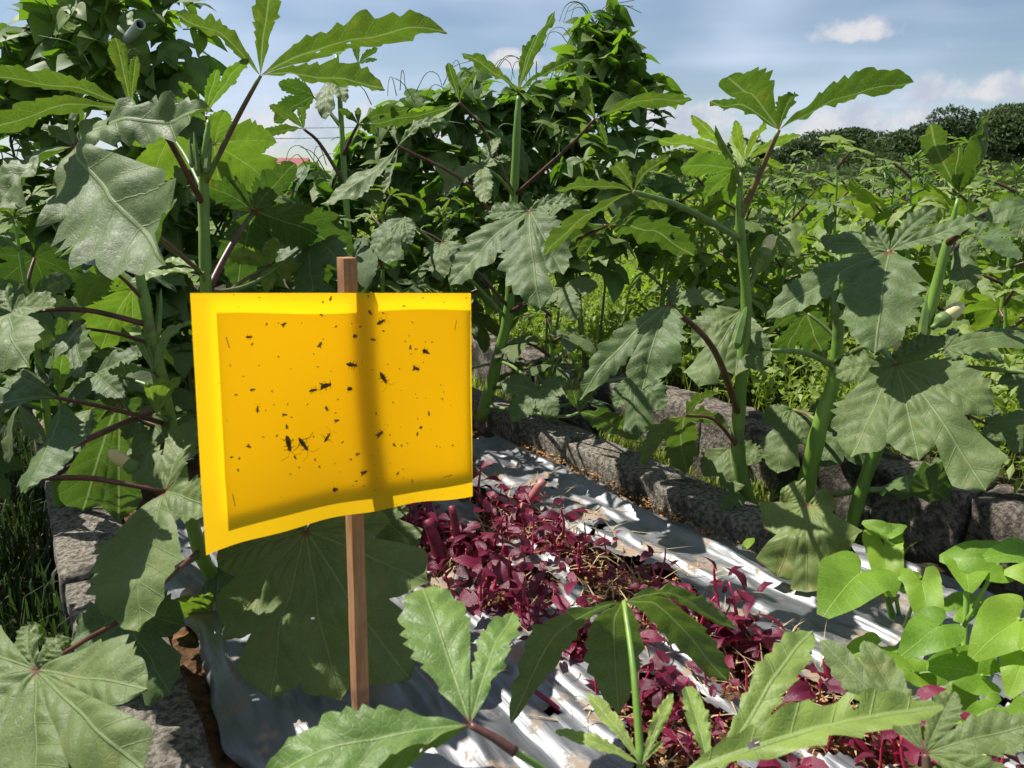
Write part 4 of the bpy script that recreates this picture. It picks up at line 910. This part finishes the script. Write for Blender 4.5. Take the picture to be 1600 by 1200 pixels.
def okra_fill(label, px, ytop, d, zb, n, size, seed, pale=False):
    r = random.Random(seed); top = at(px, ytop, d); b = np.array([top[0] + r.uniform(-.04, .04), top[1] + r.uniform(-.03, .06), zb])
    e = empty('okra_plant', b, label, 'okra plant', 'okra plants')
    m = (b + top) / 2 + np.array([r.uniform(-.03, .03), r.uniform(-.03, .03), 0]); stalk('stem', [b, m, top], [.010, .007, .002], 'stem', e)
    S = spline([b, m, top], 20)
    for i in range(n):
        t = .18 + .82 * (i + 1) / n; p = S[min(int(t * (len(S) - 1)), len(S) - 1)]; an = i * 2.4 + r.uniform(-.4, .4)
        pl = size * r.uniform(.6, 1.3) * (1.15 - t * .75); el = r.uniform(.1, .6) + t * .35
        q = p + np.array([math.cos(an) * math.cos(el), math.sin(an) * math.cos(el), math.sin(el)]) * pl
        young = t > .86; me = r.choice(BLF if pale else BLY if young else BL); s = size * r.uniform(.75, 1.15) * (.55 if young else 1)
        o = link('leaf', me, e, M=lookat(q - b, an, r.uniform(-.5, .2) if young else r.uniform(.1, 1.1), r.uniform(-.4, .4), s))
        mid = (p + q) / 2 + np.array([0, 0, .03 * pl]); Sx = spline([p, mid, q], 4); V, Fc = tube(Sx - p, np.linspace(.0045, .003, len(Sx)), 6)
        pt = link('petiole', mesh('petiole', V, Fc, r.choice(['petiole_green', 'petiole_red'])), e, loc=p - b)
    for i in range(5):
        an = i * 1.3 + r.random(); link('leaf', r.choice(BLY), e, M=lookat(top - b - np.array([0, 0, .012]), an, -r.uniform(.5, 1.2), r.uniform(-.4, .4), size * r.uniform(.22, .4)))
    return e
FILL = [('okra plant at the left edge, above the wrinkled leaf', 20, 330, 1.35, -.1, 9, .12, 1), ('okra plant filling the gap left of the tall left stem', 150, 300, 1.5, -.1, 9, .12, 2),
        ('okra plant right behind the top of the stake', 600, 330, 1.75, -.02, 11, .13, 3), ('okra plant with pale leaves above the trap, by the red roof', 480, 330, 1.7, -.02, 10, .12, 4),
        ('okra plant in the shade behind the right side of the trap', 690, 330, 2.0, -.02, 12, .13, 5), 
        ('low okra beside the kerb end in the shade', 860, 470, 1.9, -.02, 9, .12, 7), 
        ('okra with yellowing leaves under the white cloud', 1310, 235, 2.3, .03, 12, .14, 10),
        ('okra between the five-lobed leaf and the far trees', 1425, 250, 2.2, .03, 11, .14, 11), ('okra at the right edge under the far trees', 1590, 270, 1.9, .03, 11, .14, 12),
        ('far okra in the weeds left of the yellowing one', 1130, 285, 3.0, .03, 10, .14, 13), ('far okra in the weeds below the tallest tree', 1500, 300, 3.0, .03, 10, .14, 14),
        ('far okra right beside the bean mound', 1060, 265, 2.9, .03, 10, .14, 16),
        ('half hidden okra low at the right edge behind the block wall', 1570, 450, 1.7, .03, 9, .12, 17), ]
for f_ in FILL: okra_fill(*f_, f_[1] > 1000)
rf = random.Random(21)
for k in range(32):
    px = 1010 + 620 * (k + rf.random()) / 32; dd_ = rf.uniform(2.2, 4.4)
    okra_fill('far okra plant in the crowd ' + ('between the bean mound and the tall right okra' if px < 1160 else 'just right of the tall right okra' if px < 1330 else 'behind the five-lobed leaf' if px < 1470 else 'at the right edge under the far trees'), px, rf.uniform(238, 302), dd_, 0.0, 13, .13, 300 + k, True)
for k, (x, y, h, lab) in enumerate(((-1.02, 1.02, .5, 'unseen okra just outside the left edge, nearest of the row added for shade'), (-1.2, 1.4, .55, 'unseen okra outside the left edge, middle of the row added for shade'), (-1.4, 1.85, .6, 'unseen okra outside the left edge, farthest of the row added for shade'), (-.82, .62, .42, 'unseen okra added left of the camera to shade the path'))):  # out-of-view plants added to cast shade on the left path
    P_ = np.array([x, y, h]); v_ = P_ - CP; dd_ = v_[1] * math.cos(TH) - v_[2] * math.sin(TH); okra_fill(lab, 800 + F * x / dd_, 600 - F * (v_[1] * math.sin(TH) + v_[2] * math.cos(TH)) / dd_, dd_, -.12, 12, .16, 60 + k)

# ------------------------------------------------------------------ climbing beans on pipes
def leaflet(c, ang, s, bendz):
    V, Fc, uv = heart((math.cos(ang) * s, math.sin(ang) * s, -bendz * s), (0, 0, 1), r_heart if s > .9 else r_ovate, nr=4, na=13, arch=.08, keel=.18, wav=.03, thm=2.6)
    return V + np.asarray(c), Fc, uv
def bean_mesh(seed):
    r = np.random.default_rng(seed); pts = []; b = 0; Vs = []; Fs = []; Us = []
    for c, an, s in (((.28, 0, .02), r.normal(0, .15), 1.0), ((.05, .06, 0), 1.35 + r.normal(0, .15), .85), ((.05, -.06, 0), -1.35 + r.normal(0, .15), .85)):
        V, Fc, uv = heart((math.cos(an) * s, math.sin(an) * s, -r.uniform(.05, .5) * s), (0, 0, 1), r_bean, nr=5, na=15, arch=.08, keel=r.uniform(.05, .3), wav=.03, thm=2.7, seed=seed)
        Vs.append(V + np.array(c)); Fs += [tuple(i + b for i in f) for f in Fc]; Us.append(uv); b += len(V)
    V, Fc = tube([(-.35, 0, -.25), (-.1, 0, -.03), (.28, 0, .02)], [.025, .02, .015], 5); Vs.append(V); Fs += [tuple(i + b for i in f) for f in Fc]; Us.append(np.tile([[.3, .2]], (len(V), 1)))
    return np.vstack(Vs), Fs, np.vstack(Us)
def r_bean(t): return np.interp(t, [0, .1, .3, .6, 1.0, 1.6, 2.2, 2.7], [1, .86, .68, .55, .45, .36, .28, .16])
BM = [bean_mesh(s) for s in range(5)]; BMM = [mesh('leaf', *[x if k != 1 else x for k, x in enumerate((v, f))], 'bean', u) for v, f, u in BM]
def in_front(v): return v
def bean(label, prof, nleaf, nstuff, seed, size=.074, pole=None, depthr=.75):
    """prof: list of (px, py, depth, radius px) down the vine"""
    r = random.Random(seed); base = at(prof[-1][0], prof[-1][1], prof[-1][2]); base[2] = min(base[2], 0) if base[2] < .1 else -.02
    base = np.array([at(*prof[-1][:3])[0], at(*prof[-1][:3])[1], -.1])
    e = empty('bean_vine', base, label, 'bean vine', 'climbing bean vines')
    P = np.array([at(*q[:3]) for q in prof]); R = np.array([q[3] * q[2] / F for q in prof])
    for k in range(3):
        pts = [base] + [P[i] + np.array([r.uniform(-.3, .3), r.uniform(-.3, .3), 0]) * R[i] for i in range(len(P) - 1, -1, -1)]
        stalk('vine_stem', pts, [.004, .0035, .002], 'vine_stem', e, 6, 4)
    for k in range(9):
        t_ = r.random() * (len(P) - 1.01); i = int(t_); a = r.uniform(-2.6, -.5); q = P[i] + np.array([math.cos(a), math.sin(a) * depthr, r.uniform(-.05, .05)]) * R[i] * 1.1; sd = r.choice([-1, 1])
        stalk('runner', [q, q + np.array([sd * .03, 0, .05]), q + np.array([sd * r.uniform(.05, .11), -.01, r.uniform(.02, .07)])], [.0017, .001], 'vine_stem', e, 5, 4)
    for k in range(7):
        i = r.randrange(0, min(2, len(P))); a = r.uniform(0, 6.28); q = P[i] + np.array([math.cos(a), math.sin(a), .5]) * R[i] * .8
        stalk('tendril', [q, q + np.array([math.cos(a) * .04, 0, .05]), q + np.array([math.cos(a) * .08, 0, .045]), q + np.array([math.cos(a) * .10, 0, .0])], [.0014, .0009], 'vine_stem', e, 5, 4)
    Vs = []; Fs = []; Us = []; b = 0
    nstuff = int(nstuff * .28)
    for i in range(nleaf + nstuff):
        t = r.random() ** 1.0 * (len(P) - 1); j = min(int(t), len(P) - 2); f = t - j; c = P[j] * (1 - f) + P[j + 1] * f; rr = R[j] * (1 - f) + R[j + 1] * f
        near = i < nleaf; rho = r.uniform(.35, 1.25) if near else r.uniform(.1, .95)
        a = r.uniform(-math.pi, 0) if near and r.random() < .72 else r.uniform(0, 6.28)
        q = c + np.array([math.cos(a) * rr * rho, math.sin(a) * rr * rho * depthr, r.uniform(-.05, .05)])
        M = lookat(q, a + r.uniform(-1.5, 1.5), r.uniform(-.5, 1.25), r.uniform(-.9, .9), size * r.uniform(.55, 1.15))
        k = r.randrange(5)
        if near: link('leaf', BMM[k], e, M=Matrix.Translation(-Vector(base)) @ M)
        else:
            v, fc, u = BM[k]; A4 = np.array(M); Vs.append(v @ A4[:3, :3].T + A4[:3, 3] - base); Fs += [tuple(x + b for x in g) for g in fc]; Us.append(u); b += len(v)
    if Vs: link('foliage', mesh('foliage', np.vstack(Vs), Fs, 'bean', np.vstack(Us)), e)['kind'] = 'stuff'
    return e
bean('bean mound with tendrils standing against the sky right of centre', [(942, 42, 2.3, 20), (944, 105, 2.3, 64), (945, 190, 2.3, 98), (942, 290, 2.3, 108), (930, 400, 2.3, 100)], 200, 300, 1)
bean('bean vine left of the tall mound, behind the okra tops', [(835, 150, 2.35, 45), (830, 230, 2.35, 80), (835, 330, 2.35, 90), (850, 450, 2.35, 90)], 120, 180, 2)
bean('bean vine in the middle, behind the leaves above the trap', [(735, 138, 2.3, 45), (720, 225, 2.3, 80), (715, 330, 2.3, 90), (715, 450, 2.3, 90)], 120, 180, 3)
bean('bean vine above the right half of the trap', [(625, 165, 2.25, 45), (608, 245, 2.25, 70), (600, 350, 2.25, 85), (600, 460, 2.25, 85)], 110, 160, 4)
bean('bean vine by the red roof, above the left half of the trap', [(515, 270, 2.2, 30), (500, 320, 2.2, 60), (490, 380, 2.2, 80), (480, 470, 2.2, 80)], 90, 130, 5)
bean('dark bean vine round the open pipe end at the top left', [(165, -25, 1.75, 70), (200, 45, 1.75, 110), (225, 125, 1.75, 95), (245, 200, 1.75, 60), (260, 300, 1.8, 60)], 130, 110, 6)
bean('bean vine at the left edge behind the big pale leaf', [(90, 20, 1.85, 40), (60, 120, 1.85, 60), (40, 220, 1.85, 90), (60, 330, 1.85, 110), (60, 470, 1.85, 110), (60, 580, 1.85, 110)], 170, 150, 7)
bean('bean vine round the grey pipe left of the trap', [(150, 290, 1.85, 70), (170, 370, 1.85, 100), (150, 450, 1.85, 100), (170, 540, 1.85, 120), (190, 640, 1.85, 120)], 190, 200, 8)
bean('bean vine hidden behind the tall left okra stem', [(330, 250, 2.0, 50), (345, 320, 2.0, 80), (350, 400, 2.0, 100), (330, 500, 2.0, 110), (310, 600, 2.0, 110)], 150, 180, 9)

def pipe(label, A_, B_, r):
    V, Fc = tube([A_ - A_, (B_ - A_) * .5, B_ - A_], [r] * 3, 14, cap=False); n = len(V); V2, F2 = tube([A_ - A_, (B_ - A_) * .5, B_ - A_], [r * .72] * 3, 14, cap=False)
    Fc = Fc + [tuple(i + n for i in f)[::-1] for f in F2] + [(j, n + j, n + (j + 1) % 14, (j + 1) % 14) for j in range(14)] + [(28 + j, 28 + (j + 1) % 14, n + 28 + (j + 1) % 14, n + 28 + j) for j in range(14)]
    o = link('trellis_pipe', mesh('pipe', np.vstack([V, V2]), Fc, 'pipe'), None, loc=A_); return tag(o, label, 'pipe', 'trellis pipes')
pipe('open-ended grey trellis pipe pointing out of the top left vine', at(219, 38, 1.45), at(170, 95, 2.1), .0098)
pipe('slanting grey trellis pipe left of the trap', at(120, 520, 1.72), at(165, 300, 1.72), .0125)
pipe('thin light grey trellis pipe beside the left okra stem', at(222, 470, 1.85), at(262, 360, 1.85), .006)

# ------------------------------------------------------------------ red amaranth
def r_am(t): return np.interp(t, [0, .2, .45, .8, 1.2, 1.8, 2.5, 2.75], [1, .82, .58, .38, .28, .19, .10, .05])
AL = []
for s in range(4):
    V, Fc, uv = heart((1, 0, -.12), (0, 0, 1), r_am, nr=4, na=15, keel=.18 + .08 * s, arch=.12, seed=s, wav=.04); AL.append(mesh('leaf', V, Fc, 'amaranth', uv))
V, Fc = tube(spline([(0, 0, -.03), (.02, .01, .4), (-.01, .03, .75), (.01, 0, 1)], 3), np.linspace(.03, .014, 10), 6); AS = mesh('stem', V, Fc, 'red_stem')
def seedling(off, al, h, seed, label, nl=7, z=0.0, ls=.03):
    r = random.Random(seed); b = bed(off, al, z - .01); e = empty('amaranth_seedling', b, label, 'amaranth seedling', 'red amaranth seedlings on the bed')
    link('stem', AS, e, M=Matrix.Rotation(r.uniform(-.3, .3), 4, 'X') @ Matrix.Rotation(r.uniform(-.3, .3), 4, 'Y') @ Matrix.Rotation(r.uniform(0, 6), 4, 'Z') @ Matrix.Scale(h, 4))
    for i in range(nl):
        t = .3 + .7 * i / (nl - 1); an = i * 2.4 + r.uniform(-.4, .4); s = ls * r.uniform(.7, 1.25) * (1.1 - .45 * t)
        q = np.array([math.cos(an) * .012, math.sin(an) * .012, h * t])
        link('leaf', r.choice(AL), e, M=lookat(q, an, r.uniform(-.5, .45) - (.35 if t > .9 else 0), r.uniform(-.5, .5), s))
rs = random.Random(12)
for i in range(128):
    if i < 74: off = rs.gauss(.575, .048); al = rs.uniform(.38, 1.36); lab = 'small red amaranth seedling, left slit, ' + ('near the drooping okra leaf' if al < .72 else 'between stake and drooping leaf' if al < 1.02 else 'at the far end by the upright crimson stalks')
    else: off = rs.gauss(.735, .03); al = rs.uniform(.20, 1.20); lab = 'small red amaranth seedling, right slit, ' + ('near the crimson stubs' if al < .55 else 'level with the kerb end' if al < .88 else 'at the far end by the pink cut stalk')
    big = rs.random() < .35
    seedling(off, al, rs.uniform(.035, .08) * (1.45 if big else 1), 500 + i, lab, 8 if big else rs.choice([4, 5, 6]), ls=rs.uniform(.034, .046) if big else rs.uniform(.018, .032))
for (px, py, lab) in ((745, 760, 'lone red amaranth seedling on a thin stem at the far edge of the film'), (1170, 985, 'tall broad-leaved red amaranth by the hanging yellowish leaf'), (1125, 955, 'leafy red amaranth left of the tall broad-leaved one'), (300, 640, 'red amaranth behind the left edge of the trap'), (1405, 1165, 'dark red amaranth under the bright green leaves, bottom right')):
    g0 = ground(px, py + 40); seedling(g0 @ BN, g0 @ BD, .11, px, lab, 10, ls=.045)
for i, (p0, p1, r0, m_, lab) in enumerate(((((795, 822)), (850, 750), 9, 'pink_stub', 'pale pink cut stalk leaning right on the silver film'), ((690, 900), (668, 812), 12, 'crimson_stub', 'thick upright crimson stalk under the right edge of the trap'), ((712, 890), (706, 790), 8, 'crimson_stub', 'thinner crimson stalk beside the thick one'),
        ((1285, 1090), (1290, 1030), 7, 'crimson_stub', 'left of two short crimson stubs near the bottom right'), ((1300, 1085), (1308, 1038), 7, 'crimson_stub', 'right of two short crimson stubs near the bottom right'), ((1250, 1085), (1246, 1060), 9, 'crimson_stub', 'short thick crimson stub left of the two stubs'),
        ((895, 1140), (835, 1080), 5, 'crimson_stub', 'bent crimson stem lying on the soil below the drooping leaf'), ((1010, 1105), (1008, 1075), 5, 'crimson_stub', 'small upright crimson stub right of the drooping leaf stalk'))):
    A_ = ground(p0[0], p0[1], -.012); r_ = ray(*p1); d_ = np.linalg.norm(A_ - CP) / np.linalg.norm(r_) * .985; B_ = CP + r_ * d_
    rad = r0 * d_ / F; V, Fc = tube(spline([A_ - A_, (B_ - A_) * .5 + np.array([.004, 0, .003]), B_ - A_], 4), np.linspace(rad, rad * .75, 9), 9)
    tag(link('cut_stalk', mesh('stalk', V, Fc, m_), None, loc=A_), lab, 'stalk', 'cut amaranth stalks')

# soil crumbs and straw in the slits
n = 5200; off = np.where(rg.random(n) < .5, rg.normal(.575, .035, n), rg.normal(.775, .04, n)); al = rg.uniform(-.1, 1.45, n)
ex = rg.random(n) < .12; off[ex] = rg.uniform(.98, 1.03, ex.sum()); al[ex] = rg.uniform(.8, 1.5, ex.sum())
s = rg.uniform(.0015, .0045, n); P = np.stack([off, al, .002 + rg.uniform(-.012, .008, n)], 1)
oct_ = np.array([[1, 0, 0], [0, 1, 0], [-1, 0, 0], [0, -1, 0], [0, 0, .8], [0, 0, -.8]]); of = np.array([[0, 1, 4], [1, 2, 4], [2, 3, 4], [3, 0, 4], [1, 0, 5], [2, 1, 5], [3, 2, 5], [0, 3, 5]])
V = (P[:, None] + (oct_[None] * rg.uniform(.6, 1.4, (n, 6, 1))) * s[:, None, None]).reshape(-1, 3); Fc = (np.arange(n)[:, None, None] * 6 + of[None]).reshape(-1, 3)
tag(link('soil_crumbs', mesh('crumbs', V, Fc, 'crumb', smooth=False), M=MB), 'orange brown soil crumbs in the slits of the film', 'soil crumbs', kind='stuff')
V, Fc, uv = blades(1700, .48, .86, -.1, 1.35, .0, .035, rg, wid=.0013, lean=3.0)
tag(link('straw', mesh('straw', V, Fc, 'straw'), M=MB), 'dry straw bits scattered in the planting slits', 'straw', kind='stuff')

# ------------------------------------------------------------------ bright sweet potato at the lower right
def potato(plant, bpx, d, n, tip, rf, pet=None, **kw):
    LEAFSEED[0] += 1; n = NK[n] if isinstance(n, str) else n; B_, T = plane_tips(bpx, d, n, [tip], .3)
    V, Fc, uv = heart(T[0], n, rf, seed=LEAFSEED[0], **kw); off = np.array(plant.location); o = link('leaf', mesh('leaf', V, Fc, 'potato', uv), plant, loc=B_ - off)
    if pet:
        pts = [B_] + [at(*q) for q in pet]; S = spline(pts, 5); V, Fc = tube(S - B_, np.full(len(S), 3.2 * d / F), 7); link('petiole', mesh('petiole', V, Fc, 'stem'), o)
def pplant(label, px, py, z=-.03):
    return empty('water_spinach_plant', ground(px, py, z), label, 'water spinach', 'bright green water spinach plants')
W1 = pplant('bright water spinach with an upright stem, below the slender okra foot', 1400, 985)
potato(W1, (1392, 836), 1.1, 'S', (1345, 815), r_arrow, [(1390, 880, 1.1), (1405, 960, 1.12)]); potato(W1, (1390, 832), 1.1, 'F', (1418, 822), r_heart)
potato(W1, (1380, 850), 1.1, 'S2', (1392, 940), r_arrow, None); potato(W1, (1345, 895), 1.0, 'F', (1280, 972), r_heart, [(1400, 930, 1.08)])
potato(W1, (1432, 905), 1.0, 'S', (1400, 905), r_heart, None); potato(W1, (1440, 910), .98, 'S2', (1458, 1000), r_arrow, [(1410, 985, 1.08)])
stalk('stem', [at(1400, 985, 1.13), at(1385, 920, 1.12), at(1388, 845, 1.1)], [.005, .004], 'stem', W1)
W2 = pplant('water spinach with the largest heart-shaped leaf, lower right', 1500, 1100)
potato(W2, (1470, 978), .88, 'S', (1402, 1030), r_heart, [(1490, 1020, .92), (1500, 1100, .97)], keel=.05)
potato(W2, (1535, 1055), .86, 'S', (1440, 1040), r_heart, [(1500, 1100, .96)]); potato(W2, (1560, 880), .98, 'S', (1460, 872), r_heart, [(1505, 980, .98)])
potato(W2, (1508, 880), 1.0, 'F', (1512, 935), r_heart, [(1508, 990, 1.0), (1500, 1080, .98)]); potato(W2, (1480, 1070), .9, 'S', (1560, 1010), r_heart, None)
stalk('stem', [at(1500, 1100, .98), at(1507, 1000, 1.0), at(1512, 900, 1.0)], [.004, .0035], 'stem', W2)
W3 = pplant('water spinach cut by the right edge of the photo', 1600, 1130)
potato(W3, (1592, 966), .86, 'S', (1512, 1035), r_heart, [(1600, 1050, .9)]); potato(W3, (1640, 975), .82, 'S', (1590, 1020), r_heart)
potato(W3, (1610, 868), .95, 'F', (1530, 878), r_heart); potato(W3, (1645, 905), .9, 'S', (1562, 895), r_heart, [(1620, 1000, .92)])
potato(W3, (1600, 1030), .84, 'S', (1575, 1095), r_heart, [(1590, 1080, .86), (1590, 1160, .88)]); potato(W3, (1555, 1105), .8, 'S', (1500, 1130), r_arrow, [(1590, 1150, .86)])
potato(W3, (1612, 1110), .78, 'F', (1562, 1150), r_arrow); stalk('stem', [at(1592, 1170, .88), at(1588, 1080, .87), at(1575, 1000, .86)], [.004, .003], 'stem', W3)
W4 = pplant('low water spinach among the stones between the slender okra and the bright heart leaf', 1470, 960)
potato(W4, (1420, 915), 1.1, 'F', (1475, 925), r_heart); potato(W4, (1495, 955), 1.02, 'F', (1540, 935), r_heart); potato(W4, (1370, 1010), .95, 'F', (1310, 1040), r_arrow, [(1400, 1030, 1.0)])
potato(W4, (1425, 1050), .9, 'F', (1330, 1035), r_arrow, [(1450, 1060, .95)]); potato(W4, (1480, 1120), .82, 'F', (1440, 1160), r_heart, None)
stalk('stem', [at(1450, 1000, 1.06), at(1470, 960, 1.06), at(1490, 930, 1.04)], [.004, .003], 'stem', W4)
# small weed at the kerb
Wd = empty('weed_plant', ground(1175, 905), 'small bright weed growing at the kerb end under the yellowish leaf', 'weed')
for k, (x, y, tx, ty) in enumerate(((1160, 860, 1140, 870), (1165, 855, 1180, 840), (1158, 885, 1145, 895), (1170, 880, 1195, 870), (1150, 895, 1160, 915), (1175, 895, 1195, 905))):
    B_, T = plane_tips((x, y), 1.32, NK['F'], [(tx, ty)]); V, Fc, uv = heart(T[0], (0, 0, 1), r_am, nr=4, na=13, seed=k); link('leaf', mesh('leaf', V, Fc, 'potato', uv), Wd, loc=B_ - np.array(Wd.location))
stalk('stem', [at(1168, 912, 1.34), at(1162, 880, 1.33), at(1160, 850, 1.32)], [.002, .001], 'stem', Wd)
